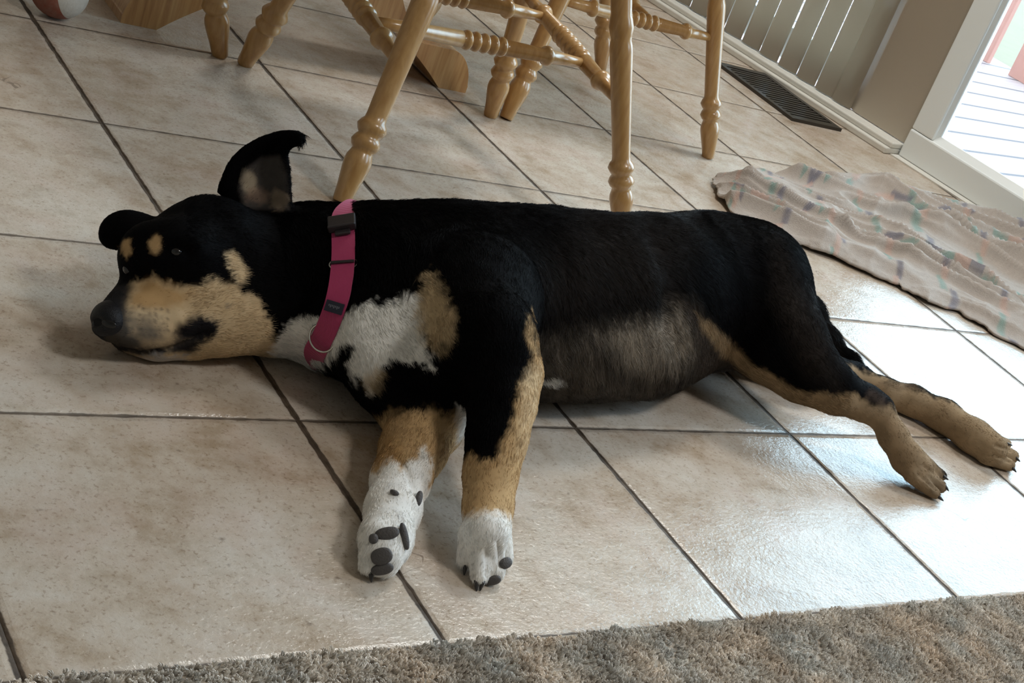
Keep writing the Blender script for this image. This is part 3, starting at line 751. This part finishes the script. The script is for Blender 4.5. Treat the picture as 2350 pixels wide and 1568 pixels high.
# throat and chest
paint(mask([(631, 777), (650, 757), (680, 733), (700, 728), (719, 721), (760, 722), (805, 713), (826, 704), (847, 690), (880, 696), (904, 695), (918, 680), (928, 660), (942, 676), (965, 680), (990, 720), (985, 790), (1000, 850), (942, 832), (891, 826), (866, 852), (850, 896), (821, 874), (798, 840), (818, 794), (780, 790), (755, 830), (600, 850)], 6, ['head', 'body', 'lf', 'belly', 'uf']), WHT)
paint(mask([(960, 640), (990, 632), (1012, 660), (1035, 703), (1050, 746), (1032, 783), (1006, 802), (975, 800), (962, 760), (965, 700)], 13, ['head', 'body', 'lf', 'uf', 'belly']) * .95, [.50, .37, .22])
paint(mask([(866, 846), (885, 852), (868, 900), (846, 898), (826, 872)], 9, ['body', 'lf'], .5) * .7, [.50, .38, .24])
# lower front leg
paint(mask([(860, 960), (912, 950), (985, 938), (1062, 946), (1110, 960), (1110, 1360), (780, 1360), (780, 1000)], 16, ['lf'], .8), TAN)
paint(mask([(885, 1000), (915, 1005), (925, 1070), (890, 1060), (860, 1070)], 12, ['lf'], .5) * .7, DTAN)
paint(mask([(780, 1100), (862, 1078), (888, 1058), (905, 1060), (922, 1082), (942, 1058), (974, 1030), (988, 1080), (980, 1120), (1010, 1130), (1010, 1400), (780, 1400)], 7, ['lf'], .8), WHT)
paint(mask([(1050, 930), (1090, 935), (1090, 985), (1055, 1010)], 10, ['lf'], .5) * .8, WHT)
# upper front leg
paint(mask([(1060, 1044), (1080, 1046), (1104, 1057), (1129, 1048), (1160, 1022), (1174, 973), (1181, 920), (1204, 880), (1222, 845), (1222, 800), (1213, 720), (1219, 720), (1232, 800), (1300, 860), (1260, 1400), (1000, 1400), (1030, 1044)], 9, ['uf'], .8), TAN)
paint(mask([(1205, 850), (1250, 830), (1250, 1060), (1195, 1060), (1195, 930)], 10, ['uf'], .5) * .75, CRM)
paint(mask([(1000, 1190), (1066, 1186), (1110, 1176), (1180, 1190), (1300, 1190), (1300, 1400), (1000, 1400)], 11, ['uf'], .7), WHT)
# belly and inner thigh
BG = ['belly', 'body', 'uh', 'lh']
strk = vnoise(np.stack([V[:, 0] * 260 + V[:, 2] * 160, V[:, 1] * 60, V[:, 2] * 50], 1), 1.0, 61)
paint(mask([(1232, 780), (1330, 756), (1440, 740), (1520, 726), (1545, 690), (1580, 700), (1612, 760), (1615, 860), (1560, 880), (1480, 930), (1240, 930)], 34, BG, .6) * (.35 + .55 * strk), [.13, .108, .088])
paint(mask([(1380, 768), (1460, 738), (1515, 730), (1555, 705), (1580, 740), (1590, 800), (1560, 840), (1450, 850)], 24, BG, .6) * (.25 + .65 * strk), [.34, .285, .225])
paint(mask([(1236, 868), (1280, 870), (1296, 877), (1238, 882)], 4, ['belly', 'body'], .3) * .8, WHT)
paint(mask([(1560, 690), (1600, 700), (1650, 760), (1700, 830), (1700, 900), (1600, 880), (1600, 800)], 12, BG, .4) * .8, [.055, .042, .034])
paint(mask([(1594, 712), (1640, 745), (1690, 790), (1722, 834), (1776, 862), (1833, 893), (1905, 906), (1960, 900), (1990, 925), (1960, 1000), (1830, 940), (1760, 905), (1715, 872), (1680, 832), (1640, 792), (1606, 750)], 6, BG, .4) * .95, [.27, .185, .105])
paint(mask([(1960, 915), (1990, 930), (2040, 930), (2120, 1000), (2200, 1160), (2040, 1160), (1960, 1000)], 8, ['uh'], .5), [.27, .19, .115])
paint(mask(ell(2012, 915, 26, 14, 30), 8, ['uh'], .5) * .8, [.05, .035, .028])
paint(mask([(1890, 815), (2000, 860), (2400, 1000), (2400, 1150), (1980, 1000), (1880, 880)], 6, ['lh'], .5), [.30, .215, .13])
paint(mask([(2020, 878), (2095, 882), (2110, 896), (2030, 892)], 5, ['lh'], .3) * .6, [.12, .08, .05])
paint(mask(ell(2150, 1120, 34, 26, 40), 12, ['uh'], .5) * .4, [.12, .09, .06])
# ear inner surface
inner = isear & ((NV @ CAM_R[2]) < -.15) & (PX[:, 0] > 480)
paint(inner * np.clip(.5 - polyd(PX, [(560, 392), (600, 362), (641, 358), (655, 400), (662, 480), (560, 478), (548, 430)]) / 12, 0, 1) * .9, [.085, .075, .070])
inn2 = (NV @ CAM_R[2] < -.1) & (PX[:, 1] < 500) & (PX[:, 0] > 500) & (PX[:, 0] < 670)
paint(inn2 * np.clip(.5 - (polyd(PX, ell(572, 418, 17, 26, -8)) + RG * .3) / 12, 0, 1) * .9, [.45, .37, .27])
paint(inn2 * np.clip(.5 - (polyd(PX, ell(590, 452, 24, 18, 0)) + RG * .5) / 14, 0, 1) * .6, [.33, .22, .16])
paint(inn2 * np.clip(.5 - (polyd(PX, ell(640, 462, 18, 20, 0)) + RG * .6) / 12, 0, 1) * .6, [.36, .27, .19])
COATC *= (1 + .22 * (vnoise(V, 160, 5) - .5))[:, None]

def coat_material(name, rough, hair=False):
    m, t, b = material(name, rough=rough)
    at = t.nodes.new('ShaderNodeAttribute'); at.attribute_name = 'coat'
    t.links.new(at.outputs['Color'], b.inputs['Base Color'])
    b.inputs['Specular IOR Level'].default_value = .05 if hair else .03
    return m
DOG = empty('dog', (.55, .38, 0), 'black, tan and white dog with a pink collar lying on its side on the tiles', 'dog')
BODY = obj('body', V, FC, coat_material('short_coat', .75), DOG, smooth=True)
ca = BODY.data.color_attributes.new('coat', 'FLOAT_COLOR', 'POINT'); ca.data.foreach_set('color', np.hstack([COATC, np.ones((len(V), 1))]).astype(np.float32).ravel())

# fur ------------------------------------------------------------------------
tri = np.vstack([FC[:, [0, 1, 2]], FC[:, [0, 2, 3]]])
ar = .5 * np.linalg.norm(np.cross(V[tri[:, 1]] - V[tri[:, 0]], V[tri[:, 2]] - V[tri[:, 0]]), axis=1)
tc_ = V[tri].mean(1); face_up = tc_[:, 2] > .004
wgt = ar * face_up
vis = ((CAM_C - tc_) * NV[tri[:, 0]]).sum(1) > -.25
wgt = wgt * np.where(vis, 1.0, .45)
NH = 330000
pick = rng.choice(len(tri), NH, p=wgt / wgt.sum())
r1 = np.sqrt(rng.random(NH)); r2 = rng.random(NH); bc = np.stack([1 - r1, r1 * (1 - r2), r1 * r2], 1)
def interp(A_): return (A_[tri[pick]] * bc[:, :, None]).sum(1) if A_.ndim == 2 else (A_[tri[pick]] * bc).sum(1)
hp_ = interp(V); hn = interp(NV); hn /= np.linalg.norm(hn, axis=1, keepdims=True); hf = interp(flow); hc = interp(COATC)
LEN = np.full(len(V), .0085)
LEN[grp == gi['head']] = .0055; LEN[grp == gi['belly']] = .012
for g in ('lf', 'uf'): LEN[grp == gi[g]] = .0055
for g in ('uh', 'lh'): LEN[grp == gi[g]] = .0060
LEN[(grp == gi['head']) & (PX[:, 0] < 420)] = .0028
LEN[np.isin(grp, [gi['uf'], gi['lf']]) & (PX[:, 1] > 1060)] = .0042
LEN[np.isin(grp, [gi['uh'], gi['lh']]) & (PX[:, 0] > 1950)] = .0035
LEN[grp == gi['tail']] = .014
LEN[isear] = .0035
LEN[(COATC[:, 0] > .5) & np.isin(grp, [gi['body']])] = .012
hl = interp(LEN) * rng.uniform(.6, 1.25, NH)
cl = vnoise(hp_, 130, 11) - .5; cl2 = vnoise(hp_, 130, 12) - .5
tv = np.cross(hn, hf); dirs = hf + tv * (cl * .9 + rng.normal(0, .12, NH))[:, None]; dirs /= np.linalg.norm(dirs, axis=1, keepdims=True)
lift = (.30 + .25 * cl2 + rng.normal(0, .08, NH)).clip(.08, .8)[:, None]
nseg = 4; pts = np.zeros((NH, nseg, 3), np.float32)
for j in range(nseg):
    t = j / (nseg - 1); pts[:, j] = hp_ - hn * .0006 + hl[:, None] * (dirs * t + hn * lift * (t - .55 * t * t) * 1.3)
pts[:, :, 2] = np.maximum(pts[:, :, 2], .0006)
hcd = bpy.data.hair_curves.new('fur'); hcd.add_curves([nseg] * NH)
hcd.attributes['position'].data.foreach_set('vector', pts.ravel())
ra_ = hcd.attributes.get('radius') or hcd.attributes.new('radius', 'FLOAT', 'POINT')
rad = np.tile(np.array([.00017, .00016, .00011, .00003], np.float32), NH); ra_.data.foreach_set('value', rad)
hc = hc * rng.uniform(.75, 1.25, NH)[:, None]
at_ = hcd.attributes.new('coat', 'FLOAT_COLOR', 'CURVE'); at_.data.foreach_set('color', np.hstack([hc, np.ones((NH, 1))]).astype(np.float32).ravel())
hcd.materials.append(coat_material('fur_strands', .55, True))
FUR = bpy.data.objects.new('fur', hcd); COL.objects.link(FUR); FUR.parent = DOG; bpy.context.view_layer.update(); FUR.matrix_parent_inverse = DOG.matrix_world.inverted()

# nose, eyes, pads, claws -------------------------------------------------------
M_NOSE = plain('black_nose_leather', (.008, .008, .010), .5, 900, .6)
M_PAD = plain('dark_grey_paw_pad', (.075, .068, .066), .6, 700, .6)
M_CLAW = plain('dark_claw', (.03, .026, .024), .35)
M_EYE = plain('dark_wet_eye', (.006, .005, .005), .05)
M_NOSE.node_tree.nodes['Principled BSDF'].inputs['Specular IOR Level'].default_value = .25
def blob(name, c, axes, rad_, mat, parent, sub=4, warp=None):
    bm = bmesh.new(); bmesh.ops.create_icosphere(bm, subdivisions=sub, radius=1.0)
    for v_ in bm.verts:
        p = np.array(v_.co)
        if warp: p = warp(p)
        v_.co = Vector(np.array(c) + axes[0] * p[0] * rad_[0] + axes[1] * p[1] * rad_[1] + axes[2] * p[2] * rad_[2])
    me = bpy.data.meshes.new(name); bm.to_mesh(me); bm.free(); me.materials.append(mat); me.polygons.foreach_set('use_smooth', [True] * len(me.polygons))
    o = bpy.data.objects.new(name, me); COL.objects.link(o); o.parent = parent; o.matrix_parent_inverse = Matrix.Translation(-parent.location)
    return o
VR, VD, VF = CAM_R[0], CAM_R[1], CAM_R[2]
def frame(n_, along):
    n_ = n_ / np.linalg.norm(n_); a_ = along - n_ * (along @ n_); a_ /= np.linalg.norm(a_); return a_, np.cross(n_, a_), n_
def img_dir(x, y, dx, dy, n_):
    d = VR * dx + VD * dy; return d
nc = SP(250, 738, 40, .040)[0]
e = (VR * -.82 + VD * -.05 - VF * .55); e /= np.linalg.norm(e); a0 = VR * .25 + VD * .95 + VF * .1; fx = frame(e, a0)
def nosewarp(p):
    q = p.copy(); q[0] *= 1.0 - .18 * (q[0] > 0) * q[0]
    for sgn in (-1, 1):
        d = math.hypot((q[1] - sgn * .50) / .34, (q[0] - .18) / .24)
        if q[2] > 0: q = q * (1 - .40 * math.exp(-d * d * 1.3))
    q *= 1 - .07 * math.exp(-(q[1] / .07) ** 2) * (q[2] > -.2)
    return q
NOSE = blob('nose', nc, fx, (.0180, .0195, .0150), M_NOSE, DOG, 5, nosewarp)
nb = BVHTree.FromPolygons([v_.co for v_ in NOSE.data.vertices], [tuple(p.vertices) for p in NOSE.data.polygons])
for (x, y, sx_, sy_) in ((250, 744, .0062, .0034), (216, 742, .0020, .0034)):
    l_, n_, i_, dd = nb.ray_cast(Vector(CAM_C), Vector(ray(x, y)))
    if l_ is None: continue
    o = blob('nostril', np.array(l_) - np.array(n_) * .0006, frame(np.array(n_), VR * .9 + VD * .35), (sx_, sy_, .0014), M_EYE, DOG, 3); o.parent = NOSE; o.matrix_parent_inverse = Matrix.Identity(4)
for (x, y, r0, lab) in ((404, 578, .0056, 'half-closed dark eye facing the viewer'), (289, 622, .0075, None)):
    p_, n_ = hit(x, y)
    if p_ is None: continue
    fr_ = frame(n_, VR + VD * .15); o = blob('eye', p_ - n_ * (r0 * .80), fr_, (r0, r0 * .85, r0), M_EYE, DOG, 4)
    if lab: o['label'] = lab
def pad(x, y, rx, ry, ang, th=.0028, lift_=.001):
    p_, n_ = hit(x, y)
    if p_ is None: return
    sc_ = ((p_ - CAM_C) @ VF) / FPX; a_ = math.radians(ang); fr_ = frame(n_ * .5 - VF * .6, VR * math.cos(a_) + VD * math.sin(a_))
    blob('paw_pad', p_ + n_ * lift_, fr_, (rx * sc_, ry * sc_, th), M_PAD, DOG, 4, lambda q: np.sign(q) * np.abs(q) ** .88)
for a_ in ((876, 1277, 25, 20, -15), (877, 1305, 26, 14, -10), (888, 1226, 28, 15, -12), (858, 1238, 11, 12, 0), (926, 1232, 9, 32, 78 - 90), (905, 1133, 11, 6, 25), (959, 1146, 8, 19, 8), (1158, 1293, 16, 13, -20), (1130, 1330, 20, 12, -12)): pad(*a_)
def claw(x, y, dx, dy, L=.009, r0=.0022):
    p_, n_ = hit(x, y)
    if p_ is None: return
    d = VR * dx + VD * dy; d /= np.linalg.norm(d); m = MB(); b_ = p_ + d * L; b_[2] = max(b_[2], .0015); p0 = p_ - n_ * .002
    m.lathe(p0, b_ - n_ * .002, [(0, r0), (L * .4, r0 * .9), (L * .8, r0 * .5), (L * 1.0, r0 * .15)], 10); m.build('claw', M_CLAW, DOG, smooth=True)
for a_ in ((1068, 1300, -.2, 1), (1092, 1336, -.1, 1), (1112, 1335, -.3, 1), (2166, 1092, .8, .6), (2170, 1112, .7, .9), (2156, 1140, .8, .7), (2312, 1018, 1, .3), (2332, 1050, .9, .8), (2324, 1074, .7, .8), (852, 1315, 0, 1)): claw(*a_)

# collar ------------------------------------------------------------------------
M_PINK = None
def strap_material():
    m, t, b = material('pink_nylon_webbing', (.42, .022, .115), .6)
    w = t.nodes.new('ShaderNodeTexWave'); w.inputs['Scale'].default_value = 420; w.inputs['Distortion'].default_value = .4; t.links.new(objvec(t), w.inputs['Vector'])
    bump(t, b, w.outputs['Fac'], .3, .0004); b.inputs['Sheen Weight'].default_value = .3
    c = mix(t, math_(t, 'MULTIPLY', w.outputs['Fac'], .2), (.42, .022, .115), (.30, .012, .08)); t.links.new(c, b.inputs['Base Color'])
    return m
M_PINK = strap_material(); M_STEEL = plain('polished_steel', (.62, .61, .58), .22, metal=1.0); M_BLKP = plain('black_plastic', (.022, .018, .020), .38, 300, .1)
cpx = [(787, 499), (790, 530), (792, 570), (791, 610), (787, 650), (780, 690), (768, 728), (753, 765), (738, 792), (722, 812)]
vp = []; vn = []
for q_ in cpx:
    a_, b2 = hit(*q_)
    if a_ is None:
        for dy in (4, 8, 12, 18, 24):
            a_, b2 = hit(q_[0], q_[1] + (dy if q_[1] < 600 else -dy))
            if a_ is not None: break
    vp.append(a_); vn.append(b2)
vp = np.array(vp); vn = np.array(vn)
NO = SP(768, 655, 168)[0]; Td = vp[0] - NO; Bd = vp[-1] - NO; Td /= np.linalg.norm(Td); Bd /= np.linalg.norm(Bd)
hpts = []; hnn = []
for t in np.linspace(.08, .92, 14):
    d_ = (1 - t) ** 2 * Bd + 2 * t * (1 - t) * VF * 1.6 + t * t * Td; d_ /= np.linalg.norm(d_)
    l_, n_, i_, dd = bvh.ray_cast(Vector(NO + d_ * .2), Vector(-d_))
    rr_ = min(np.linalg.norm(np.array(l_) - NO), .085) if l_ is not None else .07
    hpts.append(NO + d_ * (rr_ - .004)); hnn.append(d_)
allp = np.vstack([vp, hpts]); alln = np.vstack([vn, hnn])
def resample(P_, N_):
    Q = np.vstack([P_, P_[:1]]); s_ = np.r_[0, np.cumsum(np.linalg.norm(np.diff(Q[:, :3], axis=0), axis=1))]; t_ = np.linspace(0, s_[-1], N_ + 1)[:-1]
    return np.stack([np.interp(t_, s_, Q[:, i]) for i in range(P_.shape[1])], 1)
NA = 110
RS = resample(np.hstack([allp, alln]), NA)
for _ in range(10): RS = .5 * RS + .25 * (np.roll(RS, 1, 0) + np.roll(RS, -1, 0))
rn = RS[:, 3:] / np.linalg.norm(RS[:, 3:], axis=1, keepdims=True); ctrp = RS[:, :3] + rn * .0044; ctrp[:, 2] = np.maximum(ctrp[:, 2], .0035)
TG = np.roll(ctrp, -1, 0) - np.roll(ctrp, 1, 0); TG /= np.linalg.norm(TG, axis=1, keepdims=True)
WV = np.cross(TG, rn); WV /= np.linalg.norm(WV, axis=1, keepdims=True)
for _ in range(6): WV = .5 * WV + .25 * (np.roll(WV, 1, 0) + np.roll(WV, -1, 0)); WV /= np.linalg.norm(WV, axis=1, keepdims=True)
WH = .0105
m = MB(); v = []; q = []
for i in range(NA):
    nn_ = np.cross(WV[i], TG[i]); nn_ = nn_ if nn_ @ rn[i] > 0 else -nn_
    for (a_, b2) in ((-WH, -.0009), (WH, -.0009), (WH, .0009), (-WH, .0009)):
        w_ = ctrp[i] + WV[i] * a_ + nn_ * b2; w_[2] = max(w_[2], .001); v.append(w_)
for i in range(NA):
    for k in range(4): q.append((4 * i + k, 4 * i + (k + 1) % 4, 4 * ((i + 1) % NA) + (k + 1) % 4, 4 * ((i + 1) % NA) + k))
m.add(v, q); collar = m.build('collar', M_PINK, DOG, smooth=False); collar['label'] = 'pink nylon collar with black buckle and silver ring'
def at_collar(py):
    """visible collar point nearest to a picture row"""
    global pn
    pp = pr(ctrp); fr_ = (rn @ VF) < .25; c = np.where(fr_, np.abs(pp[:, 1] - py), 1e9); i = int(np.argmin(c))
    tg = TG[i] if TG[i] @ VD > 0 else -TG[i]
    pn = WV[i] if WV[i] @ VR > 0 else -WV[i]
    n_ = np.cross(pn, tg); n_ = n_ if n_ @ rn[i] > 0 else -n_
    return ctrp[i], tg, n_
def cbox(mb, p_, tg, n_, a0, a1, w, t0, t1):
    mb.hexa([p_ + tg * a + pn * b_ + n_ * c for a, b_, c in ((a0, -w, t0), (a0, w, t0), (a1, w, t0), (a1, -w, t0), (a0, -w, t1), (a0, w, t1), (a1, w, t1), (a1, -w, t1))])
p_, tg, n_ = at_collar(515); m = MB(); cbox(m, p_, tg, n_, -.0085, .0085, .0125, .0005, .0065); cbox(m, p_, tg, n_, .0085, .0105, .0125, .0008, .0085); cbox(m, p_, tg, n_, .0105, .016, .007, .0005, .004); m.build('buckle', M_BLKP, collar, bevel=.0012)
def torus(name, c, a, b_, ra, rb_, rt, mat, parent, full=True):
    m = MB(); v = []; q = []; n1, n2 = 40, 8; rg_ = range(n1 if full else n1 // 2 + 1)
    for i in rg_:
        th = 2 * math.pi * i / n1; d = a * math.cos(th) * ra + b_ * math.sin(th) * rb_; nn_ = d / np.linalg.norm(d); ax3 = np.cross(a, b_)
        for k in range(n2): ph = 2 * math.pi * k / n2; v.append(c + d + nn_ * math.cos(ph) * rt + ax3 * math.sin(ph) * rt)
    L_ = len(list(rg_))
    for i in range(L_ if full else L_ - 1):
        for k in range(n2): q.append((i * n2 + k, i * n2 + (k + 1) % n2, ((i + 1) % L_) * n2 + (k + 1) % n2, ((i + 1) % L_) * n2 + k))
    m.add(v, q); return m.build(name, mat, parent, smooth=True)
p_, tg, n_ = at_collar(607)
torus('slider', p_ - n_ * .0018, pn, tg, .0128, .0062, .0011, M_STEEL, collar)
m = MB(); cbox(m, p_, tg, n_, -.0012, .0012, .0105, .001, .0028); m.build('slider_bar', M_BLKP, collar)
p_, tg, n_ = at_collar(706); m = MB(); cbox(m, p_, tg, n_, -.005, .005, .0085, .0008, .0022); m.build('fabric_tag', plain('navy_woven_tag', (.012, .012, .028), .6), collar)
M_GREYT = plain('grey_woven_letters', (.14, .14, .17), .7)
m = MB()
for k in range(7): cbox(m, p_ + pn * (-.005 + k * .0016), tg, n_, -.0016, .0002 + .001 * (k % 2), .0005, .0022, .0024)
m.build('tag_lettering', M_GREYT, collar)
p_, tg, n_ = at_collar(776)
rt_ = tg * .93 + n_ * .36; rt_ /= np.linalg.norm(rt_)
torus('silver_ring', p_ + n_ * .0008 + tg * .002, pn, rt_, .0128, .0122, .0011, M_STEEL, collar)

# ---------------------------------------------------------------- rumpled towel in front of the glass door
up_ = [(1632, 418), (1668, 414), (1703, 402), (1780, 405), (1850, 404), (1930, 408), (2010, 424), (2100, 455), (2200, 486), (2290, 516), (2350, 532)]
lo_ = [(1640, 442), (1662, 478), (1700, 512), (1760, 545), (1830, 570), (1900, 592), (1965, 622), (2060, 662), (2120, 698), (2200, 722), (2290, 778), (2350, 806)]
def poly3(ps, n, ext):
    q = [un(*p)[:2] for p in ps]; d = (q[-1] - q[-2]); q.append(q[-1] + d / np.linalg.norm(d) * ext); q = np.array(q)
    s = np.r_[0, np.cumsum(np.linalg.norm(np.diff(q, axis=0), axis=1))]; t = np.linspace(0, s[-1], n)
    return np.stack([np.interp(t, s, q[:, 0]), np.interp(t, s, q[:, 1])], 1)
NU, NV_ = 340, 150
Uc = poly3(up_, NU, .16); Lc = poly3(lo_, NU, .28)
vv_ = np.linspace(0, 1, NV_)
G2 = Lc[:, None] * (1 - vv_[None, :, None]) + Uc[:, None] * vv_[None, :, None]
P2 = np.concatenate([G2, np.zeros((NU, NV_, 1))], 2).reshape(-1, 3)
dirT = np.array([.70, -.71]); perp = np.array([.71, .70])
a_ = P2[:, :2] @ dirT; b2 = P2[:, :2] @ perp
wx_ = np.stack([a_ * 1.0, b2 * 1.0, np.zeros(len(a_))], 1)
w1_ = vnoise(wx_, 6, 21) - .5; w2_ = vnoise(wx_, 14, 22) - .5
def ridge(fa, fb, seed, warp):
    q = np.stack([a_ * fa, b2 * fb + warp, np.full(len(a_), seed * 1.7)], 1); nse = vnoise(q, 1.0, seed); return (1 - np.abs(2 * nse - 1)) ** 2.6
Hh = .030 * ridge(2.6, 15, 31, w1_ * 3.2) ** 1.3 + .018 * ridge(5, 30, 32, w2_ * 1.6 + w1_ * 4) ** 1.3 + .003 * ridge(14, 40, 33, w2_ * 2) + .008 * vnoise(wx_, 6, 34) 
Hh += .012 * ridge(13, 4, 35, w1_ * 3) * vnoise(wx_, 5, 36)
ed = np.minimum(np.minimum(np.repeat(np.arange(NU), NV_) / NU * 9, 1), np.minimum(np.tile(vv_, NU) * 11, (1 - np.tile(vv_, NU)) * 11)).clip(0, 1)
Z_ = .004 + .82 * Hh * (.22 + .78 * ed ** .7)
wob_ = np.stack([vnoise(P2, 38, 41) - .5, vnoise(P2, 38, 42) - .5], 1) * .016 * (1 - ed)[:, None]
wob_ += np.stack([vnoise(P2, 160, 43) - .5, vnoise(P2, 160, 44) - .5], 1) * .005 * (1 - ed)[:, None]
TV = P2.copy(); TV[:, :2] += wob_; TV[:, 2] = Z_
fi = np.arange(NU * NV_).reshape(NU, NV_)
TF = np.stack([fi[:-1, :-1], fi[1:, :-1], fi[1:, 1:], fi[:-1, 1:]], -1).reshape(-1, 4)
tcol = np.tile(np.array([.42, .365, .32]), (len(TV), 1))
uu = np.repeat(np.linspace(0, 1, NU), NV_) * 1.15; v2 = np.tile(vv_, NU) * .42
cx_w = uu + w1_ * .10; cy_w = v2 + w2_ * .05
def band(coord, c0, w): return np.exp(-((coord - c0) / w) ** 4)
cols = {'teal': (.20, .31, .27), 'navy': (.16, .155, .19), 'salmon': (.48, .33, .27)}
k_ = 0
for c0 in (.07, .19, .33, .47, .61, .76, .90, 1.04):
    for j, (nm_, off_) in enumerate((('teal', 0), ('navy', .022), ('salmon', .011))):
        dash = (np.sin(cy_w * 62 + j * 2.1 + c0 * 9) > .35); m_ = .85 * band(cx_w, c0 + off_ * 1.0, .0085) * dash * (.75 + .25 * vnoise(P2, 300, 50 + j))
        tcol = tcol * (1 - m_[:, None]) + np.array(cols[nm_]) * m_[:, None]
for c0 in (.13, .33):
    for j, (nm_, off_) in enumerate((('teal', 0), ('navy', .012), ('salmon', .006))):
        dash = (np.sin(cx_w * 58 + j * 2.1 + c0 * 9) > .3); m_ = .8 * band(cy_w, c0 + off_, .0055) * dash
        tcol = tcol * (1 - m_[:, None]) + np.array(cols[nm_]) * m_[:, None]
tcol *= (.94 + .12 * vnoise(P2, 420, 60))[:, None]
def cloth_material():
    m, t, b = material('worn_terry_cloth', rough=.95, spec=.1)
    at = t.nodes.new('ShaderNodeAttribute'); at.attribute_name = 'weave'; t.links.new(at.outputs['Color'], b.inputs['Base Color'])
    b.inputs['Sheen Weight'].default_value = .25; b.inputs['Sheen Roughness'].default_value = .5
    bump(t, b, noise(t, objvec(t), 420, 3, .7), .8, .0015); return m
tw = obj('towel', TV, TF, cloth_material(), None, smooth=True)
ca = tw.data.color_attributes.new('weave', 'FLOAT_COLOR', 'POINT'); ca.data.foreach_set('color', np.hstack([tcol, np.ones((len(TV), 1))]).astype(np.float32).ravel())
md = tw.modifiers.new('th', 'SOLIDIFY'); md.thickness = .003; md.offset = -1
meta(tw, 'rumpled beige towel with faded teal, navy and pink pattern in front of the glass door', 'towel')

# ---------------------------------------------------------------- carpet along the near edge of the tiles
M_CB = plain('carpet_backing', (.40, .35, .29), .95, 160, 1.0)
cw = MB(); cw.hexa([(X0 + .01, Y0 + .01, .0005), (wall_x(Y0) - .01, Y0 + .01, .0005), (wall_x(-.004) - .01, -.004, .0005), (X0 + .01, -.004, .0005), (X0 + .01, Y0 + .01, .0035), (wall_x(Y0) - .01, Y0 + .01, .0035), (wall_x(-.004) - .01, -.004, .0035), (X0 + .01, -.004, .0035)])
CARPET = meta(cw.build('carpet', M_CB), 'grey-beige tufted carpet running along the bottom edge beside the tiles', 'carpet')
gx, gy = np.meshgrid(np.arange(-.42, 1.22, .0040), np.arange(-.40, -.001, .0040), indexing='ij')
tx = gx.ravel() + rng.normal(0, .0011, gx.size); ty = gy.ravel() + rng.normal(0, .0011, gx.size) - .0015
T3 = np.stack([tx, ty, np.zeros(len(tx))], 1)
ty = ty + (vnoise(T3, 45, 71) - .5) * .006
nt = len(tx); SPT = 9; N = nt * SPT
hgt = .0062 + .0040 * (vnoise(T3, 130, 72) - .5) + .0035 * (vnoise(T3, 40, 73) - .5)
lean = np.stack([vnoise(T3, 120, 74) - .5, vnoise(T3, 120, 75) - .5], 1) * .007
pts = np.zeros((nt, SPT, 4, 3), np.float32)
ang = rng.random((nt, SPT)) * 2 * math.pi; rad0 = rng.random((nt, SPT)) ** .5
for j, t in enumerate((0, .4, .75, 1.0)):
    rr = (.0007 + .0018 * t) * rad0; tw_ = ang + 2.2 * t
    pts[:, :, j, 0] = tx[:, None] + lean[:, :1] * t + rr * np.cos(tw_); pts[:, :, j, 1] = ty[:, None] + lean[:, 1:] * t + rr * np.sin(tw_)
    pts[:, :, j, 2] = .002 + hgt[:, None] * (t - .12 * t * t * rad0)
ccol = np.array([.74, .67, .59]) * (.72 + .42 * vnoise(T3, 55, 76) + .22 * (rng.random(nt) - .5))[:, None]
ccol = ccol * (1 + (vnoise(T3, 30, 77) - .5)[:, None] * np.array([.14, 0, -.12]))
hcd = bpy.data.hair_curves.new('carpet_pile'); hcd.add_curves([4] * N)
hcd.attributes['position'].data.foreach_set('vector', pts.reshape(-1))
ra_ = hcd.attributes.get('radius') or hcd.attributes.new('radius', 'FLOAT', 'POINT'); ra_.data.foreach_set('value', np.tile(np.array([.0004, .00045, .00045, .0003], np.float32), N))
cc_ = np.repeat(ccol, SPT, 0) * rng.uniform(.75, 1.25, N)[:, None]
at_ = hcd.attributes.new('coat', 'FLOAT_COLOR', 'CURVE'); at_.data.foreach_set('color', np.hstack([cc_, np.ones((N, 1))]).astype(np.float32).ravel())
mm, t, b = material('carpet_yarn', rough=.9, spec=.1); q = t.nodes.new('ShaderNodeAttribute'); q.attribute_name = 'coat'; t.links.new(q.outputs['Color'], b.inputs['Base Color'])
hcd.materials.append(mm); cpo = bpy.data.objects.new('carpet_pile', hcd); COL.objects.link(cpo); cpo.parent = CARPET; cpo['kind'] = 'stuff'
